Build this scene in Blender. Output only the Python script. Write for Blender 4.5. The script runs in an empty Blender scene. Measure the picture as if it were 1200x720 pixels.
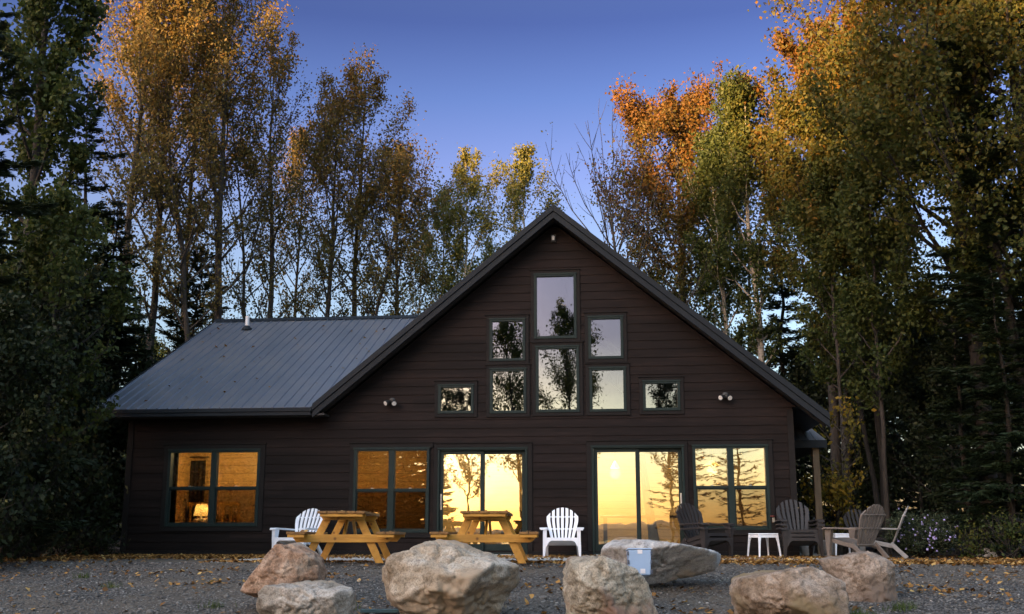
import bpy, bmesh, math, random
import numpy as np
from mathutils import Vector, Matrix
R_ = math.radians
PI = math.pi
rng = np.random.default_rng(11)
random.seed(5)
scene = bpy.context.scene
COL = scene.collection

# ------------------------------------------------------------------ camera
FPX, PSI, TH, HCAM = 1200.0, R_(5.8), math.atan(0.189), 0.41
CYP = 628 - FPX * math.tan(TH)
Fh = np.array([-math.sin(PSI), math.cos(PSI), 0.0])
RT = np.array([math.cos(PSI), math.sin(PSI), 0.0])
FW = Fh * math.cos(TH) + np.array([0, 0, 1.0]) * math.sin(TH)
UP = np.cross(RT, FW)
CAM = np.array([1.280, -21.2, HCAM])

def ray(x, y):
    return FW * FPX + RT * (x - 600.0) - UP * (y - CYP)
def fac(x, y, Y=0.0):
    """point of the vertical plane y = Y seen at photo pixel (x, y)"""
    d = ray(x, y)
    return CAM + d * ((Y - CAM[1]) / d[1])
def dist(x, y, d):
    """point at horizontal forward distance d"""
    r = ray(x, y)
    return CAM + r * (d / (r @ Fh))

cam_data = bpy.data.cameras.new("camera")
cam_data.sensor_width = 36.0
cam_data.lens = FPX / 1200.0 * 36.0
cam_data.shift_y = (CYP - 360.0) / 1200.0
cam_data.clip_end = 5000
cam = bpy.data.objects.new("camera", cam_data)
COL.objects.link(cam)
m3 = Matrix((RT.tolist(), UP.tolist(), (-FW).tolist())).transposed()
cam.matrix_world = Matrix.Translation(Vector(CAM.tolist())) @ m3.to_4x4()
scene.camera = cam

# ------------------------------------------------------------------ light
SUN_AZ, SUN_EL = R_(-36.0), R_(4.0)      # behind the viewer, to the left
sdir = Vector((math.sin(SUN_AZ) * math.cos(SUN_EL), -math.cos(SUN_AZ) * math.cos(SUN_EL), math.sin(SUN_EL)))
sl = bpy.data.lights.new("sun", 'SUN')
sl.energy = 2.0
sl.angle = R_(0.5)
sl.color = (1.0, 0.60, 0.27)
so = bpy.data.objects.new("sun", sl)
COL.objects.link(so)
so.rotation_euler = (-sdir).to_track_quat('-Z', 'Y').to_euler()

world = bpy.data.worlds.new("World")
scene.world = world
world.use_nodes = True
wn, wl = world.node_tree.nodes, world.node_tree.links
wn.clear()
w_out = wn.new('ShaderNodeOutputWorld')
w_bg = wn.new('ShaderNodeBackground')
w_sky = wn.new('ShaderNodeTexSky')
w_sky.sky_type = 'NISHITA'
w_sky.sun_disc = False
w_sky.sun_elevation = SUN_EL
w_sky.sun_rotation = math.atan2(sdir.x, sdir.y)
w_sky.altitude = 300
w_sky.air_density = 1.0
w_sky.dust_density = 2.2
w_sky.ozone_density = 3.0
# the afterglow: warm towards the sunset, violet blue opposite
w_geo = wn.new('ShaderNodeNewGeometry')
w_dot = wn.new('ShaderNodeVectorMath'); w_dot.operation = 'DOT_PRODUCT'
w_dot.inputs[1].default_value = (math.sin(R_(-22)), -math.cos(R_(-22)), 0)
w_tc = wn.new('ShaderNodeTexCoord')
wl.new(w_tc.outputs['Generated'], w_dot.inputs[0])
w_sep = wn.new('ShaderNodeSeparateXYZ'); wl.new(w_tc.outputs['Generated'], w_sep.inputs[0])
def wramp(src, stops):
    r = wn.new('ShaderNodeValToRGB')
    while len(r.color_ramp.elements) < len(stops): r.color_ramp.elements.new(0.5)
    for e, (p, c) in zip(r.color_ramp.elements, stops):
        e.position = p; e.color = (*c, 1)
    wl.new(src, r.inputs[0]); return r
GLOW = 2.0
SKY_EAST = [(0.0, (0.60, 0.42, 0.42)), (0.12, (0.72, 0.50, 0.42)), (0.242, (0.70, 0.44, 0.39)), (0.342, (0.56, 0.32, 0.375)), (0.407, (0.36, 0.245, 0.315)), (0.47, (0.225, 0.152, 0.225)), (0.60, (0.35, 0.22, 0.22)), (1.0, (2.2, 1.3, 0.95))]
SKY_WEST = [(0.0, (0.74, 0.62, 0.50)), (0.09, (0.76, 0.65, 0.50)), (0.14, (0.56, 0.42, 0.34)), (0.19, (0.32, 0.225, 0.235)), (0.29, (0.36, 0.25, 0.27)), (0.45, (2.6, 1.75, 1.15)), (0.85, (8.4, 4.5, 2.6)), (1.0, (8.4, 4.6, 2.9))]  # high stops: unseen sky made brighter as fill for facade, rocks and trees
r_e = wramp(w_sep.outputs['Z'], SKY_EAST)
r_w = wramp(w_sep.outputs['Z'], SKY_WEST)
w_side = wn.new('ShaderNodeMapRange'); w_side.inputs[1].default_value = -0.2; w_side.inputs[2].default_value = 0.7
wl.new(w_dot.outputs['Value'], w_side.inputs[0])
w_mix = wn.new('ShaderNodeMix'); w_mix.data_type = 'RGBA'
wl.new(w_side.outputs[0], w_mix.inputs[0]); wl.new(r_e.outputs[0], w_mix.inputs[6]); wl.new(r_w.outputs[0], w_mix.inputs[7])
w_mul = wn.new('ShaderNodeMix'); w_mul.data_type = 'RGBA'; w_mul.blend_type = 'MULTIPLY'; w_mul.inputs[0].default_value = 1
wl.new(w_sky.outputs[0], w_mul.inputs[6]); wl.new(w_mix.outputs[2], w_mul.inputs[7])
w_gd = wn.new('ShaderNodeVectorMath'); w_gd.operation = 'DOT_PRODUCT'; w_gd.inputs[1].default_value = sdir
wl.new(w_tc.outputs['Generated'], w_gd.inputs[0])
w_gr = wn.new('ShaderNodeMapRange'); w_gr.interpolation_type = 'SMOOTHSTEP'
w_gr.inputs[1].default_value = 0.80; w_gr.inputs[2].default_value = 0.99; w_gr.inputs[3].default_value = 1.0; w_gr.inputs[4].default_value = GLOW
wl.new(w_gd.outputs['Value'], w_gr.inputs[0])
w_gm = wn.new('ShaderNodeVectorMath'); w_gm.operation = 'SCALE'
wl.new(w_mul.outputs[2], w_gm.inputs[0]); wl.new(w_gr.outputs[0], w_gm.inputs['Scale'])
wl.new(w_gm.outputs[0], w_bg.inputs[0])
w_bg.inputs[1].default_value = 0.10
wl.new(w_bg.outputs[0], w_out.inputs[0])

scene.view_settings.view_transform = 'Standard'
scene.view_settings.look = 'None'
scene.view_settings.exposure = 3.8
scene.view_settings.gamma = 1.0
scene.render.engine = 'CYCLES'
scene.cycles.max_bounces = 8
scene.cycles.transparent_max_bounces = 12
scene.cycles.sample_clamp_indirect = 4.0

# ------------------------------------------------------------------ materials
def new_mat(name):
    m = bpy.data.materials.new(name); m.use_nodes = True
    nt = m.node_tree
    return m, nt.nodes, nt.links, nt.nodes['Principled BSDF']

def ramp_node(n, l, src, stops):
    r = n.new('ShaderNodeValToRGB')
    while len(r.color_ramp.elements) < len(stops): r.color_ramp.elements.new(0.5)
    for e, (p, c) in zip(r.color_ramp.elements, stops):
        e.position = p; e.color = (*c, 1)
    l.new(src, r.inputs[0]); return r

def noise_mat(name, stops, scale=8.0, rough=0.6, stretch=(1, 1, 1), bump=0.1, detail=6, metallic=0.0, spec=0.5, bdist=0.01, coord='Object'):
    m, n, l, b = new_mat(name)
    tc = n.new('ShaderNodeTexCoord'); mp = n.new('ShaderNodeMapping')
    mp.inputs['Scale'].default_value = stretch
    l.new(tc.outputs[coord], mp.inputs[0])
    nz = n.new('ShaderNodeTexNoise'); nz.inputs['Scale'].default_value = scale; nz.inputs['Detail'].default_value = detail
    nz.inputs['Roughness'].default_value = 0.65
    l.new(mp.outputs[0], nz.inputs['Vector'])
    r = ramp_node(n, l, nz.outputs['Fac'], stops)
    l.new(r.outputs[0], b.inputs['Base Color'])
    b.inputs['Roughness'].default_value = rough
    b.inputs['Metallic'].default_value = metallic
    b.inputs['Specular IOR Level'].default_value = spec
    if bump:
        bp = n.new('ShaderNodeBump'); bp.inputs['Strength'].default_value = bump; bp.inputs['Distance'].default_value = bdist
        l.new(nz.outputs['Fac'], bp.inputs['Height']); l.new(bp.outputs[0], b.inputs['Normal'])
    return m

def two(c, k=0.75, lo=0.3, hi=0.7):
    return [(lo, tuple(v * k for v in c)), (hi, c)]

M = {}
# lap siding: every board its own tone, drawn-out grain, weathered streaks, butt joints
def siding_material():
    m, n, l, b = new_mat("stained siding")
    tc = n.new('ShaderNodeTexCoord')
    sep = n.new('ShaderNodeSeparateXYZ'); l.new(tc.outputs['Object'], sep.inputs[0])
    dv = n.new('ShaderNodeMath'); dv.operation = 'DIVIDE'; dv.inputs[1].default_value = 0.18; l.new(sep.outputs['Z'], dv.inputs[0])
    fl = n.new('ShaderNodeMath'); fl.operation = 'FLOOR'; l.new(dv.outputs[0], fl.inputs[0])
    wn1 = n.new('ShaderNodeTexWhiteNoise'); wn1.noise_dimensions = '1D'; l.new(fl.outputs[0], wn1.inputs['W'])
    # board joints
    ml = n.new('ShaderNodeMath'); ml.operation = 'MULTIPLY_ADD'; ml.inputs[1].default_value = 3.6; l.new(wn1.outputs['Value'], ml.inputs[0]); l.new(sep.outputs['X'], ml.inputs[2])
    d2 = n.new('ShaderNodeMath'); d2.operation = 'DIVIDE'; d2.inputs[1].default_value = 3.66; l.new(ml.outputs[0], d2.inputs[0])
    fx = n.new('ShaderNodeMath'); fx.operation = 'FLOOR'; l.new(d2.outputs[0], fx.inputs[0])
    fr = n.new('ShaderNodeMath'); fr.operation = 'FRACT'; l.new(d2.outputs[0], fr.inputs[0])
    cb = n.new('ShaderNodeCombineXYZ'); l.new(fl.outputs[0], cb.inputs[0]); l.new(fx.outputs[0], cb.inputs[1])
    wn2 = n.new('ShaderNodeTexWhiteNoise'); wn2.noise_dimensions = '2D'; l.new(cb.outputs[0], wn2.inputs['Vector'])
    base = ramp_node(n, l, wn2.outputs['Value'], [(0.0, (0.0070, 0.0047, 0.0042)), (0.5, (0.0100, 0.0066, 0.0058)), (1.0, (0.0150, 0.0098, 0.0086))])
    mp = n.new('ShaderNodeMapping'); mp.inputs['Scale'].default_value = (1.2, 1, 28); l.new(tc.outputs['Object'], mp.inputs[0])
    nz = n.new('ShaderNodeTexNoise'); nz.inputs['Scale'].default_value = 2.2; nz.inputs['Detail'].default_value = 8; l.new(mp.outputs[0], nz.inputs['Vector'])
    gr = ramp_node(n, l, nz.outputs['Fac'], [(0.30, (0.50, 0.48, 0.48)), (0.52, (1, 1, 1)), (0.74, (1.7, 1.6, 1.55))])
    mx = n.new('ShaderNodeMix'); mx.data_type = 'RGBA'; mx.blend_type = 'MULTIPLY'; mx.inputs[0].default_value = 1
    l.new(base.outputs[0], mx.inputs[6]); l.new(gr.outputs[0], mx.inputs[7])
    # joint lines
    jc = n.new('ShaderNodeMath'); jc.operation = 'LESS_THAN'; jc.inputs[1].default_value = 0.0036; l.new(fr.outputs[0], jc.inputs[0])
    mj = n.new('ShaderNodeMix'); mj.data_type = 'RGBA'; mj.inputs[7].default_value = (0.008, 0.006, 0.006, 1)
    l.new(jc.outputs[0], mj.inputs[0]); l.new(mx.outputs[2], mj.inputs[6])
    # big soft weathering
    n3 = n.new('ShaderNodeTexNoise'); n3.inputs['Scale'].default_value = 0.7; n3.inputs['Detail'].default_value = 4; l.new(tc.outputs['Object'], n3.inputs['Vector'])
    we = ramp_node(n, l, n3.outputs['Fac'], [(0.35, (0.85, 0.85, 0.9)), (0.7, (1.12, 1.05, 1.0))])
    mw = n.new('ShaderNodeMix'); mw.data_type = 'RGBA'; mw.blend_type = 'MULTIPLY'; mw.inputs[0].default_value = 1
    l.new(mj.outputs[2], mw.inputs[6]); l.new(we.outputs[0], mw.inputs[7])
    l.new(mw.outputs[2], b.inputs['Base Color'])
    b.inputs['Roughness'].default_value = 0.72
    b.inputs['Specular IOR Level'].default_value = 0.16
    bp = n.new('ShaderNodeBump'); bp.inputs['Strength'].default_value = 0.35; bp.inputs['Distance'].default_value = 0.004
    l.new(nz.outputs['Fac'], bp.inputs['Height']); l.new(bp.outputs[0], b.inputs['Normal'])
    return m
M['siding'] = siding_material()
M['casing'] = noise_mat("stained trim board", [(0.3, (0.0085, 0.0072, 0.007)), (0.7, (0.0135, 0.0115, 0.011))], 3, 0.7, (1, 1, 6), 0.1, spec=0.16)
M['frame'] = noise_mat("dark green window frame", [(0.3, (0.0095, 0.0185, 0.0175)), (0.7, (0.0145, 0.026, 0.0245))], 6, 0.5, bump=0.03, spec=0.18)
M['fascia'] = noise_mat("dark metal fascia", [(0.3, (0.0115, 0.0148, 0.0190)), (0.7, (0.0155, 0.0195, 0.0245))], 2, 0.55, (1, 1, 1), 0.02, spec=0.14)
M['soffit'] = noise_mat("soffit", [(0.3, (0.02, 0.017, 0.016)), (0.7, (0.028, 0.023, 0.021))], 4, 0.7, bump=0.05)
M['roof'] = noise_mat("grey metal roofing", [(0.25, (0.125, 0.150, 0.190)), (0.5, (0.165, 0.185, 0.220)), (0.75, (0.215, 0.218, 0.230))], 1.1, 0.33, (1, .5, 1), 0.02, metallic=0.5, bdist=0.02)
M['concrete'] = noise_mat("concrete", [(0.3, (0.30, 0.30, 0.29)), (0.7, (0.42, 0.42, 0.40))], 5, 0.85, bump=0.15)
M['white_plastic'] = noise_mat("white plastic", [(0.3, (0.72, 0.76, 0.84)), (0.7, (0.82, 0.85, 0.90))], 5, 0.38, bump=0.02)
M['dark_plastic'] = noise_mat("dark brown plastic", [(0.3, (0.013, 0.0105, 0.0105)), (0.7, (0.021, 0.0165, 0.0165))], 6, 0.6, bump=0.03)
M['taupe_plastic'] = noise_mat("weathered taupe plastic", [(0.3, (0.105, 0.086, 0.072)), (0.7, (0.165, 0.138, 0.118))], 6, 0.6, bump=0.05)
M['pale_plastic'] = noise_mat("weathered pale plastic", [(0.3, (0.19, 0.18, 0.175)), (0.7, (0.28, 0.27, 0.26))], 6, 0.6, bump=0.05)
M['white_metal'] = noise_mat("white pipe", two((0.75, 0.76, 0.78)), 5, 0.45, bump=0)
M['steel'] = noise_mat("brushed steel", two((0.55, 0.55, 0.53)), 5, 0.35, bump=0, metallic=0.8)
M['black'] = noise_mat("black metal", two((0.02, 0.02, 0.02)), 5, 0.5, bump=0)
M['lens'] = noise_mat("unlit lamp glass", two((0.7, 0.68, 0.64)), 5, 0.25, bump=0)
M['red'] = noise_mat("faded red metal", two((0.22, 0.04, 0.03)), 5, 0.5, bump=0)
M['tote'] = noise_mat("pale blue plastic", two((0.30, 0.42, 0.60), 0.9), 4, 0.35, bump=0.02)
M['tote_dark'] = noise_mat("grey latch plastic", two((0.06, 0.07, 0.10)), 4, 0.4, bump=0)
M['paper'] = noise_mat("paper label", two((0.78, 0.77, 0.80)), 4, 0.7, bump=0)
M['teal'] = noise_mat("teal painted board", two((0.03, 0.075, 0.085)), 6, 0.6, bump=0.05)
M['post'] = noise_mat("treated post wood", [(0.3, (0.10, 0.065, 0.036)), (0.7, (0.16, 0.11, 0.062))], 4, 0.7, (6, 6, 0.6), 0.2)
M['fabric_dark'] = noise_mat("dark curtain", two((0.035, 0.022, 0.018)), 20, 0.9, bump=0.1)
M['linen'] = noise_mat("bed linen", two((0.55, 0.42, 0.30)), 7, 0.9, bump=0.2)
M['table_dark'] = noise_mat("dark furniture", two((0.06, 0.035, 0.02)), 7, 0.5, bump=0.05)

def pine_material(name, bw, c0, c1, axis='Z', rough=0.5, groove=True):
    m, n, l, b = new_mat(name)
    tc = n.new('ShaderNodeTexCoord')
    sep = n.new('ShaderNodeSeparateXYZ'); l.new(tc.outputs['Object'], sep.inputs[0])
    mp = n.new('ShaderNodeMapping')
    mp.inputs['Scale'].default_value = (1.0, 1.0, 16) if axis == 'Z' else (16, 1, 1)
    l.new(tc.outputs['Object'], mp.inputs[0])
    nz = n.new('ShaderNodeTexNoise'); nz.inputs['Scale'].default_value = 1.6; nz.inputs['Detail'].default_value = 5; nz.inputs['Distortion'].default_value = 0.1
    l.new(mp.outputs[0], nz.inputs['Vector'])
    r = ramp_node(n, l, nz.outputs['Fac'], [(0.3, c0), (0.7, c1)])
    vo = n.new('ShaderNodeTexVoronoi'); vo.inputs['Scale'].default_value = 2.1
    mpk = n.new('ShaderNodeMapping'); mpk.inputs['Scale'].default_value = (1, 1, 1.7); l.new(tc.outputs['Object'], mpk.inputs[0]); l.new(mpk.outputs[0], vo.inputs['Vector'])
    kn = ramp_node(n, l, vo.outputs['Distance'], [(0.035, (0.18, 0.10, 0.05)), (0.075, (1, 1, 1))])
    mx = n.new('ShaderNodeMix'); mx.data_type = 'RGBA'; mx.blend_type = 'MULTIPLY'; mx.inputs[0].default_value = 0.9
    l.new(r.outputs[0], mx.inputs[6]); l.new(kn.outputs[0], mx.inputs[7])
    last = mx.outputs[2]
    if groove:
        dv = n.new('ShaderNodeMath'); dv.operation = 'DIVIDE'; dv.inputs[1].default_value = bw; l.new(sep.outputs['Z' if axis == 'Z' else 'X'], dv.inputs[0])
        fr = n.new('ShaderNodeMath'); fr.operation = 'FRACT'; l.new(dv.outputs[0], fr.inputs[0])
        g = ramp_node(n, l, fr.outputs[0], [(0.0, (0.3, 0.24, 0.2)), (0.10, (1, 1, 1))])
        mg = n.new('ShaderNodeMix'); mg.data_type = 'RGBA'; mg.blend_type = 'MULTIPLY'; mg.inputs[0].default_value = 0.8
        l.new(last, mg.inputs[6]); l.new(g.outputs[0], mg.inputs[7]); last = mg.outputs[2]
    l.new(last, b.inputs['Base Color']); b.inputs['Roughness'].default_value = rough
    return m
M['pine_wall'] = pine_material("knotty pine boards", 0.19, (0.50, 0.31, 0.12), (0.60, 0.40, 0.17))
M['pine'] = noise_mat("varnished pine", [(0.25, (0.36, 0.165, 0.022)), (0.55, (0.52, 0.27, 0.04)), (0.8, (0.60, 0.34, 0.065))], 3.0, 0.5, (5, 0.8, 5), 0.12)
M['pine_x'] = noise_mat("varnished pine crossways", [(0.25, (0.36, 0.165, 0.022)), (0.55, (0.52, 0.27, 0.04)), (0.8, (0.60, 0.34, 0.065))], 3.0, 0.5, (0.8, 5, 5), 0.12)
M['pine_worn'] = noise_mat("weathered pine", [(0.3, (0.13, 0.062, 0.016)), (0.55, (0.23, 0.115, 0.026)), (0.8, (0.34, 0.18, 0.045))], 4.0, 0.6, (7, 0.7, 5), 0.3)

def knots(m, scale=5.0, amt=0.8):
    n, l = m.node_tree.nodes, m.node_tree.links; b = n['Principled BSDF']
    src = b.inputs['Base Color'].links[0].from_socket
    tc = n.new('ShaderNodeTexCoord'); vo = n.new('ShaderNodeTexVoronoi'); vo.inputs['Scale'].default_value = scale
    l.new(tc.outputs['Object'], vo.inputs['Vector'])
    k = ramp_node(n, l, vo.outputs['Distance'], [(0.07, (0.22, 0.13, 0.07)), (0.15, (1, 1, 1))])
    nz = n.new('ShaderNodeTexNoise'); nz.inputs['Scale'].default_value = 1.7; nz.inputs['Detail'].default_value = 4; l.new(tc.outputs['Object'], nz.inputs['Vector'])
    g = ramp_node(n, l, nz.outputs['Fac'], [(0.3, (0.62, 0.60, 0.62)), (0.65, (1.08, 1.06, 1.0))])
    for x in (k, g):
        mx = n.new('ShaderNodeMix'); mx.data_type = 'RGBA'; mx.blend_type = 'MULTIPLY'; mx.inputs[0].default_value = amt
        l.new(src, mx.inputs[6]); l.new(x.outputs[0], mx.inputs[7]); src = mx.outputs[2]
    l.new(src, b.inputs['Base Color'])
for k_ in ('pine', 'pine_x', 'pine_worn'): knots(M[k_])

def glass_material(name, refl, tint, wob=0.006):
    m, n, l, b = new_mat(name)
    n.remove(b)
    out = n['Material Output']
    tr = n.new('ShaderNodeBsdfTransparent'); tr.inputs[0].default_value = (*tint, 1)
    gl = n.new('ShaderNodeBsdfGlossy'); gl.inputs['Roughness'].default_value = 0.0; gl.inputs[0].default_value = (1, 1, 1, 1)
    tc = n.new('ShaderNodeTexCoord'); nz = n.new('ShaderNodeTexNoise'); nz.inputs['Scale'].default_value = 2.6; nz.inputs['Detail'].default_value = 1.5
    l.new(tc.outputs['Object'], nz.inputs['Vector'])
    bp = n.new('ShaderNodeBump'); bp.inputs['Strength'].default_value = wob; bp.inputs['Distance'].default_value = 0.1
    l.new(nz.outputs['Fac'], bp.inputs['Height']); l.new(bp.outputs[0], gl.inputs['Normal'])
    fr = n.new('ShaderNodeLayerWeight'); fr.inputs['Blend'].default_value = 0.25
    ad = n.new('ShaderNodeMath'); ad.operation = 'ADD'; ad.use_clamp = True; ad.inputs[1].default_value = refl
    l.new(fr.outputs['Fresnel'], ad.inputs[0])
    mx = n.new('ShaderNodeMixShader'); l.new(ad.outputs[0], mx.inputs[0]); l.new(tr.outputs[0], mx.inputs[1]); l.new(gl.outputs[0], mx.inputs[2])
    l.new(mx.outputs[0], out.inputs[0])
    return m
M['glass'] = glass_material("coated window glass", 0.30, (0.80, 0.82, 0.78))
M['glass_gable'] = glass_material("plain gable glass", 0.24, (0.80, 0.82, 0.78))
M['glass_screen'] = glass_material("glass behind insect screen", 0.17, (0.40, 0.40, 0.40))

def emit_material(name, col, strength):
    m, n, l, b = new_mat(name)
    b.inputs['Base Color'].default_value = (*col, 1)
    b.inputs['Emission Color'].default_value = (*col, 1)
    b.inputs['Emission Strength'].default_value = strength
    return m
def shade_material(name, col):
    m, n, l, b = new_mat(name); n.remove(b); out = n['Material Output']
    d = n.new('ShaderNodeBsdfDiffuse'); d.inputs[0].default_value = (*col, 1)
    t = n.new('ShaderNodeBsdfTranslucent'); t.inputs[0].default_value = (*col, 1)
    mx = n.new('ShaderNodeMixShader'); mx.inputs[0].default_value = .6
    l.new(d.outputs[0], mx.inputs[1]); l.new(t.outputs[0], mx.inputs[2]); l.new(mx.outputs[0], out.inputs[0]); return m
M['shade_lit'] = shade_material("cream lamp shade", (0.80, 0.66, 0.36))
M['pendant_lit'] = emit_material("lit pendant glass", (1.0, 0.86, 0.60), 0.10)

def leaf_material(name, stops, transl=0.3, rough=0.6):
    m, n, l, b = new_mat(name)
    n.remove(b); out = n['Material Output']
    at = n.new('ShaderNodeAttribute'); at.attribute_name = 'tone'
    r = ramp_node(n, l, at.outputs['Fac'], stops)
    d = n.new('ShaderNodeBsdfPrincipled'); d.inputs['Roughness'].default_value = rough; d.inputs['Specular IOR Level'].default_value = 0.25
    t = n.new('ShaderNodeBsdfTranslucent')
    l.new(r.outputs[0], d.inputs['Base Color']); l.new(r.outputs[0], t.inputs[0])
    mx = n.new('ShaderNodeMixShader'); mx.inputs[0].default_value = transl
    l.new(d.outputs[0], mx.inputs[1]); l.new(t.outputs[0], mx.inputs[2]); l.new(mx.outputs[0], out.inputs[0])
    return m
LEAF = {
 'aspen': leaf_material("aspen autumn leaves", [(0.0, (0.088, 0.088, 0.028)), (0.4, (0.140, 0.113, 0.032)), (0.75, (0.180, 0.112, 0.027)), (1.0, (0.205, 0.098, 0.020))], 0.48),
 'birch': leaf_material("birch yellow green leaves", [(0.0, (0.085, 0.105, 0.026)), (0.5, (0.15, 0.15, 0.034)), (1.0, (0.24, 0.20, 0.036))], 0.48),
 'maple': leaf_material("maple turning leaves", [(0.0, (0.044, 0.060, 0.012)), (0.4, (0.082, 0.084, 0.015)), (0.75, (0.125, 0.084, 0.013)), (1.0, (0.20, 0.088, 0.012))], 0.45),
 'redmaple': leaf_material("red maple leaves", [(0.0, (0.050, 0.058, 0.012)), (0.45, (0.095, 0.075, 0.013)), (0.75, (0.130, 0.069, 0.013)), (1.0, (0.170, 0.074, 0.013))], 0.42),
 'green': leaf_material("green hardwood leaves", [(0.0, (0.028, 0.046, 0.010)), (0.6, (0.060, 0.076, 0.016)), (1.0, (0.13, 0.115, 0.020))], 0.4),
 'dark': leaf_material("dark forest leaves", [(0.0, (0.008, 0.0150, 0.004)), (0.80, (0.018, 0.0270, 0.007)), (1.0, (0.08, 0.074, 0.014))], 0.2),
 'needle': leaf_material("conifer needles", [(0.0, (0.009, 0.0170, 0.006)), (0.8, (0.020, 0.033, 0.010)), (1.0, (0.042, 0.056, 0.014))], 0.15),
 'yellow': leaf_material("yellow sapling leaves", [(0.0, (0.06, 0.065, 0.010)), (0.5, (0.13, 0.11, 0.013)), (1.0, (0.28, 0.17, 0.017))], 0.35),
 'shrub': leaf_material("aster leaves", [(0.0, (0.018, 0.030, 0.014)), (0.80, (0.045, 0.060, 0.030)), (1.0, (0.10, 0.115, 0.065))], 0.2),
 'fallen': leaf_material("dry fallen leaves", [(0.0, (0.05, 0.025, 0.010)), (0.4, (0.18, 0.085, 0.022)), (0.75, (0.34, 0.18, 0.045)), (1.0, (0.55, 0.38, 0.14))], 0.1, 0.7),
 'grass': leaf_material("grass blades", [(0.0, (0.03, 0.05, 0.012)), (1.0, (0.09, 0.13, 0.03))], 0.3),
}
M['petal'] = noise_mat("violet petals", two((0.38, 0.32, 0.62)), 9, 0.7, bump=0)
BARK = {
 'grey': noise_mat("grey bark", [(0.3, (0.021, 0.017, 0.014)), (0.7, (0.056, 0.046, 0.037))], 6, 0.9, (4, 4, 1), 0.5),
 'dark': noise_mat("dark bark", [(0.3, (0.010, 0.008, 0.006)), (0.7, (0.024, 0.019, 0.015))], 6, 0.9, (4, 4, 1), 0.5),
 'birch': noise_mat("birch bark", [(0.32, (0.048, 0.040, 0.032)), (0.42, (0.240, 0.216, 0.176)), (0.8, (0.352, 0.320, 0.272))], 5, 0.8, (1, 1, 5), 0.2),
}

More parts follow.
